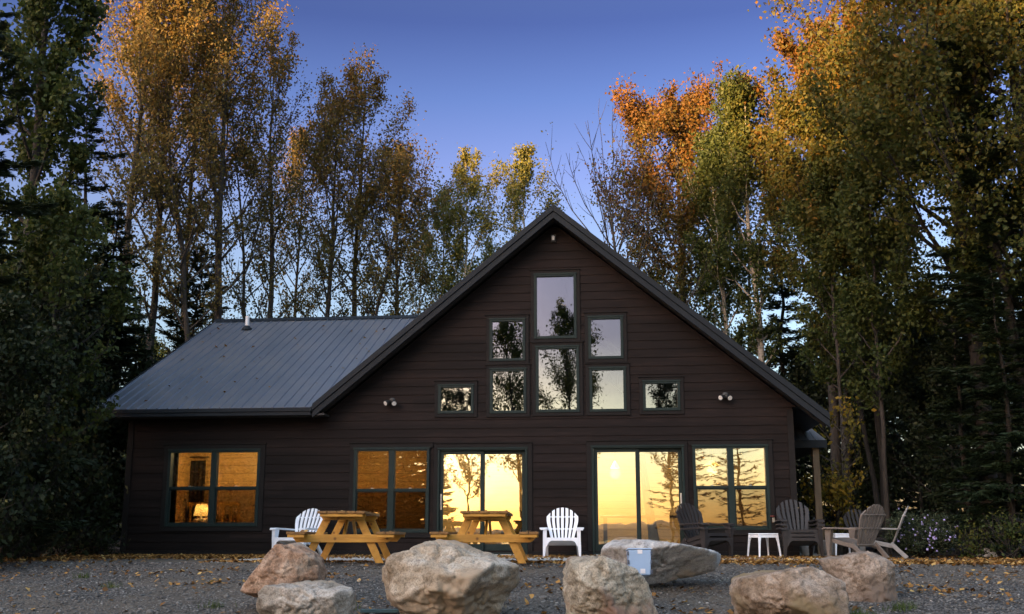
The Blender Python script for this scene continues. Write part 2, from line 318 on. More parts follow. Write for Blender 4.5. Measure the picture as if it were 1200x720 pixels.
def rock_material(name, stops, patch=None, speck=0.5, moss=0.0):
    m, n, l, b = new_mat(name)
    tc = n.new('ShaderNodeTexCoord')
    n1 = n.new('ShaderNodeTexNoise'); n1.inputs['Scale'].default_value = 2.6; n1.inputs['Detail'].default_value = 9; n1.inputs['Roughness'].default_value = 0.62; n1.inputs['Distortion'].default_value = 0.4
    l.new(tc.outputs['Object'], n1.inputs['Vector'])
    r = ramp_node(n, l, n1.outputs['Fac'], stops)
    n2 = n.new('ShaderNodeTexNoise'); n2.inputs['Scale'].default_value = 55; n2.inputs['Detail'].default_value = 3; n2.inputs['Roughness'].default_value = 0.8
    l.new(tc.outputs['Object'], n2.inputs['Vector'])
    sp = ramp_node(n, l, n2.outputs['Fac'], [(0.35, (0.304, 0.288, 0.264)), (0.5, (1, 1, 1)), (0.66, (1.42, 1.42, 1.43))])
    mx = n.new('ShaderNodeMix'); mx.data_type = 'RGBA'; mx.blend_type = 'MULTIPLY'; mx.inputs[0].default_value = speck
    l.new(r.outputs[0], mx.inputs[6]); l.new(sp.outputs[0], mx.inputs[7])
    last = mx.outputs[2]
    n5 = n.new('ShaderNodeTexNoise'); n5.inputs['Scale'].default_value = 11; n5.inputs['Detail'].default_value = 6; n5.inputs['Roughness'].default_value = 0.7
    l.new(tc.outputs['Object'], n5.inputs['Vector'])
    mo = ramp_node(n, l, n5.outputs['Fac'], [(0.36, (0.440, 0.416, 0.392)), (0.48, (1, 1, 1)), (0.62, (1.12, 1.12, 1.12)), (0.70, (1.4, 1.42, 1.42))])
    m5 = n.new('ShaderNodeMix'); m5.data_type = 'RGBA'; m5.blend_type = 'MULTIPLY'; m5.inputs[0].default_value = 0.75
    l.new(last, m5.inputs[6]); l.new(mo.outputs[0], m5.inputs[7]); last = m5.outputs[2]
    if patch:
        n3 = n.new('ShaderNodeTexNoise'); n3.inputs['Scale'].default_value = 1.3; n3.inputs['Detail'].default_value = 5
        mp = n.new('ShaderNodeMapping'); mp.inputs['Location'].default_value = (3.1, 7.7, 1.3); l.new(tc.outputs['Object'], mp.inputs[0]); l.new(mp.outputs[0], n3.inputs['Vector'])
        pm = ramp_node(n, l, n3.outputs['Fac'], [(0.50, (0, 0, 0)), (0.60, (1, 1, 1))])
        mp2 = n.new('ShaderNodeMix'); mp2.data_type = 'RGBA'; mp2.inputs[7].default_value = (*patch, 1)
        l.new(pm.outputs[0], mp2.inputs[0]); l.new(last, mp2.inputs[6]); last = mp2.outputs[2]
    # lichen flecks and darker cracks
    vo = n.new('ShaderNodeTexVoronoi'); vo.feature = 'DISTANCE_TO_EDGE'; vo.inputs['Scale'].default_value = 1.7
    ds = n.new('ShaderNodeMix'); ds.data_type = 'VECTOR'; ds.inputs[0].default_value = 0.22
    l.new(tc.outputs['Object'], ds.inputs[4]); l.new(n1.outputs['Color'], ds.inputs[5]); l.new(ds.outputs[1], vo.inputs['Vector'])
    ck = ramp_node(n, l, vo.outputs['Distance'], [(0.0, (0.440, 0.400, 0.360)), (0.018, (1, 1, 1))])
    mc = n.new('ShaderNodeMix'); mc.data_type = 'RGBA'; mc.blend_type = 'MULTIPLY'; mc.inputs[0].default_value = 0.0
    l.new(last, mc.inputs[6]); l.new(ck.outputs[0], mc.inputs[7]); last = mc.outputs[2]
    l.new(last, b.inputs['Base Color'])
    b.inputs['Roughness'].default_value = 0.88; b.inputs['Specular IOR Level'].default_value = 0.3
    ad = n.new('ShaderNodeMath'); ad.operation = 'MULTIPLY_ADD'; ad.inputs[1].default_value = 0.35
    l.new(n2.outputs['Fac'], ad.inputs[0]); l.new(n1.outputs['Fac'], ad.inputs[2])
    bp = n.new('ShaderNodeBump'); bp.inputs['Strength'].default_value = 0.7; bp.inputs['Distance'].default_value = 0.03
    l.new(ad.outputs[0], bp.inputs['Height']); l.new(bp.outputs[0], b.inputs['Normal'])
    return m

def gravel_material():
    m, n, l, b = new_mat("crushed gravel")
    tc = n.new('ShaderNodeTexCoord')
    vo = n.new('ShaderNodeTexVoronoi'); vo.inputs['Scale'].default_value = 34; vo.inputs['Randomness'].default_value = 1
    l.new(tc.outputs['Object'], vo.inputs['Vector'])
    wn_ = n.new('ShaderNodeTexWhiteNoise'); l.new(vo.outputs['Color'], wn_.inputs['Vector'])
    st = ramp_node(n, l, wn_.outputs['Value'], [(0.0, (0.046, 0.0445, 0.042)), (0.45, (0.106, 0.103, 0.098)), (0.8, (0.17, 0.165, 0.157)), (0.93, (0.23, 0.22, 0.205)), (1.0, (0.35, 0.335, 0.31))])
    gap = ramp_node(n, l, vo.outputs['Distance'], [(0.25, (1, 1, 1)), (0.62, (0.280, 0.264, 0.248))])
    mx = n.new('ShaderNodeMix'); mx.data_type = 'RGBA'; mx.blend_type = 'MULTIPLY'; mx.inputs[0].default_value = 1
    l.new(st.outputs[0], mx.inputs[6]); l.new(gap.outputs[0], mx.inputs[7])
    # worn dirt tracks
    n1 = n.new('ShaderNodeTexNoise'); n1.inputs['Scale'].default_value = 0.55; n1.inputs['Detail'].default_value = 7; n1.inputs['Roughness'].default_value = 0.6
    l.new(tc.outputs['Object'], n1.inputs['Vector'])
    dm = ramp_node(n, l, n1.outputs['Fac'], [(0.45, (0, 0, 0)), (0.58, (1, 1, 1))])
    n4 = n.new('ShaderNodeTexNoise'); n4.inputs['Scale'].default_value = 22; n4.inputs['Detail'].default_value = 5
    l.new(tc.outputs['Object'], n4.inputs['Vector'])
    dc = ramp_node(n, l, n4.outputs['Fac'], [(0.3, (0.060, 0.050, 0.038)), (0.7, (0.136, 0.116, 0.092))])
    mf = n.new('ShaderNodeMath'); mf.operation = 'MULTIPLY'; mf.inputs[1].default_value = 0.75; l.new(dm.outputs[0], mf.inputs[0])
    m2 = n.new('ShaderNodeMix'); m2.data_type = 'RGBA'; l.new(mf.outputs[0], m2.inputs[0]); l.new(mx.outputs[2], m2.inputs[6]); l.new(dc.outputs[0], m2.inputs[7])
    # forest floor: away from the clearing (a surface of its own, dark duff)
    at = n.new('ShaderNodeAttribute'); at.attribute_name = 'duff'
    df = ramp_node(n, l, n4.outputs['Fac'], [(0.3, (0.011, 0.008, 0.005)), (0.7, (0.032, 0.022, 0.013))])
    m3 = n.new('ShaderNodeMix'); m3.data_type = 'RGBA'; l.new(at.outputs['Fac'], m3.inputs[0]); l.new(m2.outputs[2], m3.inputs[6]); l.new(df.outputs[0], m3.inputs[7])
    l.new(m3.outputs[2], b.inputs['Base Color'])
    b.inputs['Roughness'].default_value = 0.9; b.inputs['Specular IOR Level'].default_value = 0.25
    iv = n.new('ShaderNodeMath'); iv.operation = 'SUBTRACT'; iv.inputs[0].default_value = 1; l.new(vo.outputs['Distance'], iv.inputs[1])
    bp = n.new('ShaderNodeBump'); bp.inputs['Strength'].default_value = 0.9; bp.inputs['Distance'].default_value = 0.02
    l.new(iv.outputs[0], bp.inputs['Height']); l.new(bp.outputs[0], b.inputs['Normal'])
    return m
M['gravel'] = gravel_material()
def stone_material():
    m, n, l, b = new_mat("loose stones")
    at = n.new('ShaderNodeAttribute'); at.attribute_name = 'tone'
    r = ramp_node(n, l, at.outputs['Fac'], [(0.0, (0.042, 0.041, 0.039)), (0.5, (0.108, 0.105, 0.100)), (0.85, (0.18, 0.175, 0.166)), (1.0, (0.34, 0.33, 0.31))])
    l.new(r.outputs[0], b.inputs['Base Color']); b.inputs['Roughness'].default_value = 0.85
    return m
M['stone'] = stone_material()
def water_material():
    m, n, l, b = new_mat("lake water")
    b.inputs['Base Color'].default_value = (0.02, 0.03, 0.035, 1); b.inputs['Roughness'].default_value = 0.08
    tc = n.new('ShaderNodeTexCoord'); nz = n.new('ShaderNodeTexNoise'); nz.inputs['Scale'].default_value = 1.2; nz.inputs['Detail'].default_value = 4
    l.new(tc.outputs['Object'], nz.inputs['Vector'])
    bp = n.new('ShaderNodeBump'); bp.inputs['Strength'].default_value = 0.15; l.new(nz.outputs['Fac'], bp.inputs['Height']); l.new(bp.outputs[0], b.inputs['Normal'])
    return m
M['water'] = water_material()
M['shade_hill'] = noise_mat("wooded hillside", [(0.3, (0.010, 0.013, 0.006)), (0.6, (0.028, 0.022, 0.010)), (0.8, (0.056, 0.032, 0.011))], 0.25, 0.95, bump=0.8, bdist=1.0)

# ------------------------------------------------------------------ building helpers
def tag(o, label=None, cat=None, group=None, kind=None):
    if label: o['label'] = label
    if cat: o['category'] = cat
    if group: o['group'] = group
    if kind: o['kind'] = kind
    return o
def empty(name, loc=(0, 0, 0), rz=0.0, label=None, cat=None, group=None):
    o = bpy.data.objects.new(name, None); COL.objects.link(o)
    o.empty_display_size = 0.2
    o.location = loc; o.rotation_euler = (0, 0, rz)
    return tag(o, label, cat, group)
def copy_tree(o, parent=None):
    c = o.copy(); COL.objects.link(c); c.parent = parent
    for ch in list(o.children): copy_tree(ch, c)
    return c

class MB:
    def __init__(s): s.v, s.f = [], []
    def add(s, v, f):
        k = len(s.v); s.v += [tuple(map(float, p)) for p in v]; s.f += [tuple(i + k for i in q) for q in f]; return s
    def box(s, c, d, mat=None):
        x, y, z = d[0] / 2, d[1] / 2, d[2] / 2
        v = [(-x, -y, -z), (x, -y, -z), (x, y, -z), (-x, y, -z), (-x, -y, z), (x, -y, z), (x, y, z), (-x, y, z)]
        if mat is not None: v = [tuple(mat @ Vector(p)) for p in v]
        v = [(p[0] + c[0], p[1] + c[1], p[2] + c[2]) for p in v]
        return s.add(v, [(0, 3, 2, 1), (4, 5, 6, 7), (0, 1, 5, 4), (1, 2, 6, 5), (2, 3, 7, 6), (3, 0, 4, 7)])
    def span(s, x0, x1, y0, y1, z0, z1):
        return s.box(((x0 + x1) / 2, (y0 + y1) / 2, (z0 + z1) / 2), (x1 - x0, y1 - y0, z1 - z0))
    def bar(s, a, b, w, h, up=(0, 0, 1)):
        """square bar from a to b; w across, h along up"""
        a, b = Vector(a), Vector(b); d = (b - a); L = d.length; d.normalize()
        u = Vector(up); x = d.cross(u); 
        if x.length < 1e-4: x = d.cross(Vector((1, 0, 0)))
        x.normalize(); u = x.cross(d)
        mt = Matrix((x, d, u)).transposed()
        return s.box(tuple((a + b) / 2), (w, L, h), mt)
    def tube(s, pts, rad, n=8, cap=True):
        pts = [Vector(p) for p in pts]; rad = rad if hasattr(rad, '__len__') else [rad] * len(pts)
        k = len(s.v); ring = []
        ref = None
        for i, p in enumerate(pts):
            d = (pts[min(i + 1, len(pts) - 1)] - pts[max(i - 1, 0)]).normalized()
            if ref is None:
                ref = d.orthogonal().normalized()
            x = (ref - d * ref.dot(d)).normalized(); ref = x; y = d.cross(x)
            for j in range(n):
                a = 2 * PI * j / n
                s.v.append(tuple(p + (x * math.cos(a) + y * math.sin(a)) * rad[i]))
        for i in range(len(pts) - 1):
            for j in range(n):
                a = k + i * n + j; b = k + i * n + (j + 1) % n
                s.f.append((a, b, b + n, a + n))
        if cap:
            s.f.append(tuple(k + j for j in reversed(range(n)))); e = k + (len(pts) - 1) * n
            s.f.append(tuple(e + j for j in range(n)))
        return s
    def lathe(s, prof, n=20, c=(0, 0, 0)):
        k = len(s.v)
        for r, z in prof:
            for j in range(n):
                a = 2 * PI * j / n; s.v.append((c[0] + r * math.cos(a), c[1] + r * math.sin(a), c[2] + z))
        for i in range(len(prof) - 1):
            for j in range(n):
                a = k + i * n + j; b = k + i * n + (j + 1) % n
                s.f.append((a, b, b + n, a + n))
        s.f.append(tuple(k + j for j in reversed(range(n)))); e = k + (len(prof) - 1) * n
        s.f.append(tuple(e + j for j in range(n)))
        return s
    def prism(s, poly, vec):
        """extrude a planar polygon by vec"""
        n = len(poly); v = [Vector(p) for p in poly]; w = [p + Vector(vec) for p in v]
        nor = Vector((0, 0, 0))
        for i in range(n): nor += v[i].cross(v[(i + 1) % n])
        flip = nor.dot(Vector(vec)) > 0
        f = [tuple(range(n)), tuple(range(n, 2 * n))]
        sides = [(i, (i + 1) % n, n + (i + 1) % n, n + i) for i in range(n)]
        if flip: f = [f[0][::-1], f[1]]
        else: f = [f[0], f[1][::-1]]; sides = [q[::-1] for q in sides]
        return s.add([tuple(p) for p in v + w], f + sides)
    def build(s, name, mat, parent=None, bevel=0.0, smooth=False, seg=2):
        me = bpy.data.meshes.new(name); me.from_pydata(s.v, [], s.f); me.update()
        me.materials.append(mat)
        o = bpy.data.objects.new(name, me); COL.objects.link(o)
        if parent is not None: o.parent = parent
        if bevel:
            md = o.modifiers.new('bevel', 'BEVEL'); md.width = bevel; md.segments = seg; md.limit_method = 'ANGLE'; md.angle_limit = R_(40)
        if smooth:
            me.shade_smooth()
        return o

def np_mesh(name, verts, faces_flat, nper, mat, parent=None, tone=None, smooth=False, mats=None):
    """quick mesh: verts (N,3), faces (F,nper)"""
    me = bpy.data.meshes.new(name)
    verts = np.asarray(verts, dtype=np.float32); faces = np.asarray(faces_flat, dtype=np.int32)
    F = len(faces)
    me.vertices.add(len(verts)); me.vertices.foreach_set('co', verts.ravel())
    me.loops.add(F * nper); me.loops.foreach_set('vertex_index', faces.ravel())
    me.polygons.add(F)
    me.polygons.foreach_set('loop_start', np.arange(0, F * nper, nper, dtype=np.int32))
    me.polygons.foreach_set('loop_total', np.full(F, nper, dtype=np.int32))
    if smooth: me.polygons.foreach_set('use_smooth', np.ones(F, dtype=bool))
    me.materials.append(mat)
    if tone is not None:
        a = me.attributes.new('tone', 'FLOAT', 'FACE'); a.data.foreach_set('value', np.asarray(tone, dtype=np.float32))
    me.update(calc_edges=True); me.validate()
    o = bpy.data.objects.new(name, me); COL.objects.link(o)
    if parent is not None: o.parent = parent
    return o

# ------------------------------------------------------------------ ground
def smooth(a, b, x):
    t = np.clip((x - a) / (b - a), 0, 1); return t * t * (3 - 2 * t)
def vnoise(x, y, s, seed):
    """cheap smooth value noise"""
    xs, ys = x * s + seed * 17.13, y * s - seed * 9.7
    xi, yi = np.floor(xs), np.floor(ys); fx, fy = xs - xi, ys - yi
    fx, fy = fx * fx * (3 - 2 * fx), fy * fy * (3 - 2 * fy)
    def h(a, b):
        v = np.sin(a * 127.1 + b * 311.7 + seed * 74.7) * 43758.5453
        return v - np.floor(v)
    return (h(xi, yi) * (1 - fx) + h(xi + 1, yi) * fx) * (1 - fy) + (h(xi, yi + 1) * (1 - fx) + h(xi + 1, yi + 1) * fx) * fy - 0.5
SLAB_Y = -5.0
def gz(x, y):
    x = np.asarray(x, float); y = np.asarray(y, float)
    z = -0.095 * np.maximum(0, -(y - (SLAB_Y - 0.3)))
    z = np.where(y < -22, z - 0.03 * (-22 - y), z)
    z = np.maximum(z, -6.0 + 0 * z)
    und = 0.10 * vnoise(x, y, 0.35, 1) + 0.04 * vnoise(x, y, 1.3, 2)
    amp = smooth(SLAB_Y, SLAB_Y - 2.5, y) + smooth(9.5, 14, np.abs(x + 2)) * 1.0
    z = z + und * np.minimum(amp, 1) - 0.012
    # forest floor rises gently behind the house
    z = z + smooth(12, 60, y) * 2.0
    return z
def axis_pts(lo, hi, step, far, growth=1.25):
    core = np.arange(lo, hi + 1e-6, step); a = []; p, s = lo, step
    while p > -far: s *= growth; p -= s; a.append(p)
    b = []; p, s = hi, step
    while p < far: s *= growth; p += s; b.append(p)
    return np.array(a[::-1] + list(core) + b)
gx = axis_pts(-12, 10, 0.14, 1500); gy = axis_pts(-16, 0, 0.14, 1500)
GX, GY = np.meshgrid(gx, gy)
GZ = gz(GX, GY)
lumps = 0.012 * vnoise(GX, GY, 6, 5) + 0.010 * vnoise(GX, GY, 14, 6)
GZ = GZ + lumps * (GY < SLAB_Y)
nx, ny = len(gx), len(gy)
idx = np.arange(nx * ny).reshape(ny, nx)
fc = np.stack([idx[:-1, :-1], idx[:-1, 1:], idx[1:, 1:], idx[1:, :-1]], -1).reshape(-1, 4)
gv = np.stack([GX, GY, GZ], -1).reshape(-1, 3)
ground = np_mesh('ground', gv, fc, 4, M['gravel'], smooth=True)
tag(ground, kind='structure')
wob = vnoise(gv[:, 0], gv[:, 1], 0.5, 8) * 1.6 + vnoise(gv[:, 0], gv[:, 1], 1.7, 9) * 0.7
def clearing_edges(y):
    left = np.interp(y, [-30, -21, -14, -10, -6, -2, 0, 5], [-9, -9, -8.2, -8.6, -9.0, -9.6, -9.8, -9.4])
    right = np.interp(y, [-30, -21, -14, -8, -4, -1, 3], [9, 9, 9.2, 9.4, 9.0, 8.2, 6.8])
    return left, right
le, ri = clearing_edges(gv[:, 1])
duff = np.maximum(smooth(0.35, -0.35, gv[:, 0] - le - wob * 0.5), smooth(-0.35, 0.35, gv[:, 0] - ri - wob * 0.5))
duff = np.maximum(duff, smooth(-0.2, 1.2, gv[:, 1] - 0.4))
duff = np.maximum(duff, smooth(-32, -36, gv[:, 1]))
a = ground.data.attributes.new('duff', 'FLOAT', 'POINT'); a.data.foreach_set('value', duff.astype(np.float32))

lake = MB(); lake.add([(-900, -900, -2.1), (900, -900, -2.1), (900, -44, -2.1), (-900, -44, -2.1)], [(0, 1, 2, 3)])
tag(lake.build('lake', M['water']), kind='structure')

# wooded hill added out of view, shaped to hide the low sun below the treetops, and the far shore
def ridge(name, az0, az1, d0, d1, hfun, n=90):
    v, f = [], []
    azs = np.linspace(R_(az0), R_(az1), n); rows = 7
    for i, az in enumerate(azs):
        h = hfun(math.degrees(az))
        for j in range(rows):
            t = j / (rows - 1); d = d0 + (d1 - d0) * t
            hh = h * math.sin(PI * t) ** 0.8 if 0 < j < rows - 1 else 0
            v.append((CAM[0] + math.sin(az) * d, CAM[1] - math.cos(az) * d, -3.0 + hh + (rng.normal(0, .35) if 0 < j < rows - 1 else 0)))
    for i in range(n - 1):
        for j in range(rows - 1):
            a_ = i * rows + j; f.append((a_, a_ + 1, a_ + rows + 1, a_ + rows))
    return np_mesh(name, v, f, 4, M['shade_hill'], smooth=False)
SHADE_HILL_H = 29.0
tag(ridge('shade_hill', -66, -14, 120, 190, lambda a: (SHADE_HILL_H - 2.6 * float(smooth(-43.5, -40, a))) * float(smooth(-14, -25, a) * smooth(-66, -58, a)) + 1.0 * math.sin(a * 1.1) + 0.8 * math.sin(a * 2.7)), kind='structure')
tag(ridge('far_hills', -80, 70, 650, 850, lambda a: 9 + 3.5 * math.sin(a * 0.16 + 1) + 1.6 * math.sin(a * 0.5)), kind='structure')

# patio slab along the house front
pt = MB(); pt.span(-5.35, 6.4, SLAB_Y, -0.03, -0.22, 0.0)
tag(pt.build('patio', M['concrete'], bevel=0.012), kind='structure')
# ------------------------------------------------------------------ house
house = empty('house', (0, 0, 0), 0, 'long dark brown wooden cabin with a steep front gable and lit windows', 'house')
AX, AZ, SL = 0.05, 7.28, 0.825          # gable apex, roof slope
XL, XR = -9.2, 4.85
WZ = 2.98                                # top of the wall under the wing eave
def gable_z(x): return AZ - 0.27 - SL * abs(x - AX)     # underside of the roof at the wall
WIN = dict(
 bed=(-8.27, -6.24, .60, 2.22), kit=(-4.21, -2.60, .47, 2.22), ldoor=(-2.43, -.55, .02, 2.20), rdoor=(.77, 2.65, .02, 2.22), din=(2.82, 4.33, .52, 2.22),
 tc=(-.40, .50, 4.49, 5.90), lc=(-.37, .54, 2.93, 4.33), lu=(-1.35, -.59, 4.03, 4.94), ru=(.74, 1.47, 4.04, 4.95),
 ll=(-1.34, -.57, 2.92, 3.87), rl=(.75, 1.51, 2.93, 3.86), fl=(-2.44, -1.68, 2.93, 3.54), fr=(1.85, 2.61, 2.94, 3.56))
OPEN = list(WIN.values())
# front wall of lap boards with the openings left out
fw = MB()
BW = 0.18
zs = set(np.round(np.arange(0.10, 7.3, BW), 4).tolist())
for o_ in OPEN: zs |= {round(o_[2], 4), round(o_[3], 4)}
zs |= {WZ, 0.10}
zs = sorted(z for z in zs if z >= 0.0999)
zs = [z for i, z in enumerate(zs) if i == 0 or z - zs[i - 1] > 1e-3]
def wall_x(z):
    if z < WZ - 1e-6:
        return XL, XR
    w = (AZ - 0.27 - z) / SL
    return AX - w, AX + w
def yoff(z, top):
    k = (z - 0.10) / BW; fr = k - math.floor(k + 1e-6)
    fr = min(max(fr, 0), 1)
    if top and fr < 1e-3: fr = 1
    return -0.014 + 0.012 * fr
for z0, z1 in zip(zs[:-1], zs[1:]):
    zm = (z0 + z1) / 2
    if zm > AZ - 0.3: break
    iv = [(None, None)]
    cut = sorted((o_[0], o_[1]) for o_ in OPEN if o_[2] < zm < o_[3])
    def edge(z, side):
        if zm < WZ:
            return XL if side == 0 else min(XR, AX + (AZ - 0.27 - z) / SL)
        w = max(0.0, (AZ - 0.27 - z) / SL); return AX - w if side == 0 else min(XR + 1.2, AX + w)
    bounds = []
    l_ = None
    for c in cut + [(None, None)]:
        bounds.append((l_, c[0])); l_ = c[1]
    y0, y1 = yoff(z0, False), yoff(z1, True)
    for a_, b_ in bounds:
        xa0, xa1 = (edge(z0, 0), edge(z1, 0)) if a_ is None else (a_, a_)
        xb0, xb1 = (edge(z0, 1), edge(z1, 1)) if b_ is None else (b_, b_)
        if xb0 - xa0 < 1e-4: continue
        fw.add([(xa0, y0, z0), (xb0, y0, z0), (xb1, y1, z1), (xa1, y1, z1)], [(0, 1, 2, 3)])
        if abs((z0 - 0.10) / BW - round((z0 - 0.10) / BW)) < 1e-3:     # little shadow lip under every board
            fw.add([(xa0, y0 + 0.012, z0 - .0005), (xb0, y0 + 0.012, z0 - .0005), (xb0, y0, z0), (xa0, y0, z0)], [(0, 1, 2, 3)])
fw.build('front_wall', M['siding'], house)
# side, back walls, foundation
sw = MB()
sw.add([(XL, 0, 0.1), (XL, 11, 0.1), (XL, 11, 3.0), (XL, 5.6, 5.85), (XL, 0, 3.0)], [(0, 1, 2, 3, 4)])
sw.build('end_wall', M['siding'], house)
sw = MB(); sw.add([(XR, 0, 0.1), (XR, 11, 0.1), (XR, 11, 3.0), (XR, 0, 3.0)], [(3, 2, 1, 0)])
sw.build('end_wall', M['siding'], house)
sw = MB(); sw.add([(XL, 11, 0.1), (XR, 11, 0.1), (XR, 11, 3.0), (AX, 11, 7.0), (-4.6, 11, 3.0), (XL, 11, 3.0)], [(0, 1, 2, 3, 4, 5)])
sw.build('back_wall', M['siding'], house)
MB().span(XL + .02, XR - .02, 0.004, 10.9, -0.3, 0.098).build('foundation', M['concrete'], house)
fnd = MB().span(XL - .005, XR + .005, -0.026, -0.001, 0.0, 0.099); fnd.build('base_board', M['casing'], house)
# corner boards
for x in (XL, XR):
    MB().span(x - (.015 if x < 0 else .11), x + (.11 if x < 0 else .015), -0.034, -0.0215, 0.1, 2.93).build('corner_board', M['casing'], house)

def rect_frame(mb, x0, x1, z0, z1, w, y0, y1, wb=None):
    wb = w if wb is None else wb
    mb.span(x0, x0 + w, y0, y1, z0, z1); mb.span(x1 - w, x1, y0, y1, z0, z1)
    mb.span(x0 + w, x1 - w, y0, y1, z1 - w, z1); mb.span(x0 + w, x1 - w, y0, y1, z0, z0 + wb)
def casing(x0, x1, z0, z1, parent, w=0.10, sill=True, head=True):
    c = MB(); y0, y1 = -0.036, -0.0215
    c.span(x0 - w, x0 - .001, y0, y1, z0 - (w if sill else 0), z1 + w); c.span(x1 + .001, x1 + w, y0, y1, z0 - (w if sill else 0), z1 + w)
    c.span(x0 - .001, x1 + .001, y0, y1, z1 + .001, z1 + w)
    if sill: c.span(x0 - .001, x1 + .001, y0, y1, z0 - w, z0 - .001)
    c.span(x0 - w - .02, x1 + w + .02, -0.055, -0.0215, z1 + w + .001, z1 + w + .022)      # drip cap
    return c.build('casing', M['casing'], parent, bevel=0.003, seg=1)
def pane(x0, x1, z0, z1, y, mat, parent):
    p = MB(); p.span(x0, x1, y, y + 0.006, z0, z1); return p.build('pane', mat, parent)
def fixed_window(k):
    x0, x1, z0, z1 = WIN[k]
    f = MB(); rect_frame(f, x0, x1, z0, z1, 0.058, -0.050, 0.09); 
    f.span(x0 - .012, x1 + .012, -0.062, -0.050, z1 - .022, z1 + .012)
    w = f.build('window', M['frame'], house, bevel=0.004, seg=1)
    pane(x0 + .058, x1 - .058, z0 + .058, z1 - .058, 0.005, M['glass_gable'], w)
    return w
for k in ('tc', 'lc', 'lu', 'ru', 'll', 'rl', 'fl', 'fr'):
    w = fixed_window(k); x0, x1, z0, z1 = WIN[k]; casing(x0, x1, z0, z1, w, w=0.075)
def hung_window(k, rail):
    x0, x1, z0, z1 = WIN[k]; xm = (x0 + x1) / 2
    f = MB(); rect_frame(f, x0, x1, z0, z1, 0.06, -0.048, 0.09)
    f.span(xm - .062, xm + .062, -0.044, 0.09, z0 + .06, z1 - .06)
    for a_, b_ in ((x0 + .06, xm - .062), (xm + .062, x1 - .06)):
        f.span(a_, b_, -0.020, 0.03, rail - .026, rail + .026)
        rect_frame(f, a_ + .001, b_ - .001, z0 + .061, rail - .027, 0.022, -0.004, 0.04)      # lower sash
    f.span(x0 - .012, x1 + .012, -0.062, -0.048, z1 - .03, z1 + .012)
    w = f.build('window', M['frame'], house, bevel=0.004, seg=1)
    for a_, b_ in ((x0 + .06, xm - .062), (xm + .062, x1 - .06)):
        pane(a_, b_, rail + .026, z1 - .06, 0.034, M['glass'], w)
        pane(a_ + .023, b_ - .023, z0 + .083, rail - .049, 0.012, M['glass_screen'], w)
        lk = MB().box(((a_ + b_) / 2, -0.024, rail + .034), (.05, .022, .014)); lk.build('latch', M['steel'], w)
    return w
for k, rl in (('bed', 1.41), ('kit', 1.35), ('din', 1.375)):
    w = hung_window(k, rl); x0, x1, z0, z1 = WIN[k]
    if k == 'bed': casing(x0, x1, z0, z1, w)
    elif k == 'kit':
        c = MB(); c.span(x0 - .09, x0 - .001, -.036, -.0215, z0 - .1, z1 + .1); c.span(x0 - .001, x1 + .069, -.036, -.0215, z0 - .1, z0 - .001); c.span(x0 - .001, x1 + .069, -.036, -.0215, z1 + .001, z1 + .1)
        c.span(x0 - .11, x1 + .069, -.055, -.0215, z1 + .101, z1 + .122); c.build('casing', M['casing'], w, bevel=.003, seg=1)
    else:
        c = MB(); c.span(x1 + .001, x1 + .09, -.036, -.0215, z0 - .1, z1 + .1); c.span(x0 - .069, x1 + .001, -.036, -.0215, z0 - .1, z0 - .001); c.span(x0 - .069, x1 + .001, -.036, -.0215, z1 + .001, z1 + .1)
        c.span(x0 - .069, x1 + .11, -.055, -.0215, z1 + .101, z1 + .122); c.build('casing', M['casing'], w, bevel=.003, seg=1)
def sliding_door(k, handle_left):
    x0, x1, z0, z1 = WIN[k]; xm = (x0 + x1) / 2
    f = MB(); rect_frame(f, x0, x1, z0, z1, 0.045, -0.048, 0.11, 0.05)
    f.span(x0 - .012, x1 + .012, -0.064, -0.048, z1 - .02, z1 + .014)
    d = f.build('sliding_door', M['frame'], house, bevel=0.004, seg=1)
    xa0, xa1, xb0, xb1 = x0 + .046, xm + .03, xm - .03, x1 - .046
    za, zb = z0 + .051, z1 - .046
    fa = MB(); rect_frame(fa, xa0, xa1, za, zb, 0.075, 0.003, 0.045, 0.17); fa.build('door_leaf', M['frame'], d, bevel=0.003, seg=1)
    fb = MB(); rect_frame(fb, xb0, xb1, za, zb, 0.075, 0.050, 0.092, 0.17); fb.build('door_leaf', M['frame'], d, bevel=0.003, seg=1)
    pane(xa0 + .075, xa1 - .075, za + .17, zb - .075, 0.02, M['glass'], d)
    pane(xb0 + .075, xb1 - .075, za + .17, zb - .075, 0.068, M['glass'], d)
    hx = xa0 + .036 if handle_left else xb1 - .036
    h = MB(); h.tube([(hx, -0.055, 0.98), (hx, -0.055, 1.22)], 0.011, 8); h.tube([(hx, 0.0, 1.0), (hx, -0.055, 1.0)], 0.008, 6); h.tube([(hx, 0.0, 1.2), (hx, -0.055, 1.2)], 0.008, 6)
    h.span(hx - .018, hx + .018, -.004, .002, .94, 1.26)
    h.build('handle', M['steel'], d)
    s = MB().span(x0 + .02, x1 - .02, -0.13, -0.049, 0.0, 0.035); s.build('threshold', M['steel'], d, bevel=0.004)
    c = MB()
    l_, r_ = (.069, .10) if handle_left else (.10, .069)
    c.span(x0 - (l_ if not handle_left else .079), x0 - .001, -.0365, -.0215, 0.1, z1 + .1); c.span(x1 + .001, x1 + r_, -.0365, -.0215, 0.1, z1 + .1)
    c.span(x0 - .001, x1 + .001, -.0365, -.0215, z1 + .015, z1 + .1); c.span(x0 - l_, x1 + r_ + .0, -.0555, -.0215, z1 + .101, z1 + .122)
    c.build('casing', M['casing'], d, bevel=.003, seg=1)
    return d
sliding_door('ldoor', True)
sliding_door('rdoor', False)

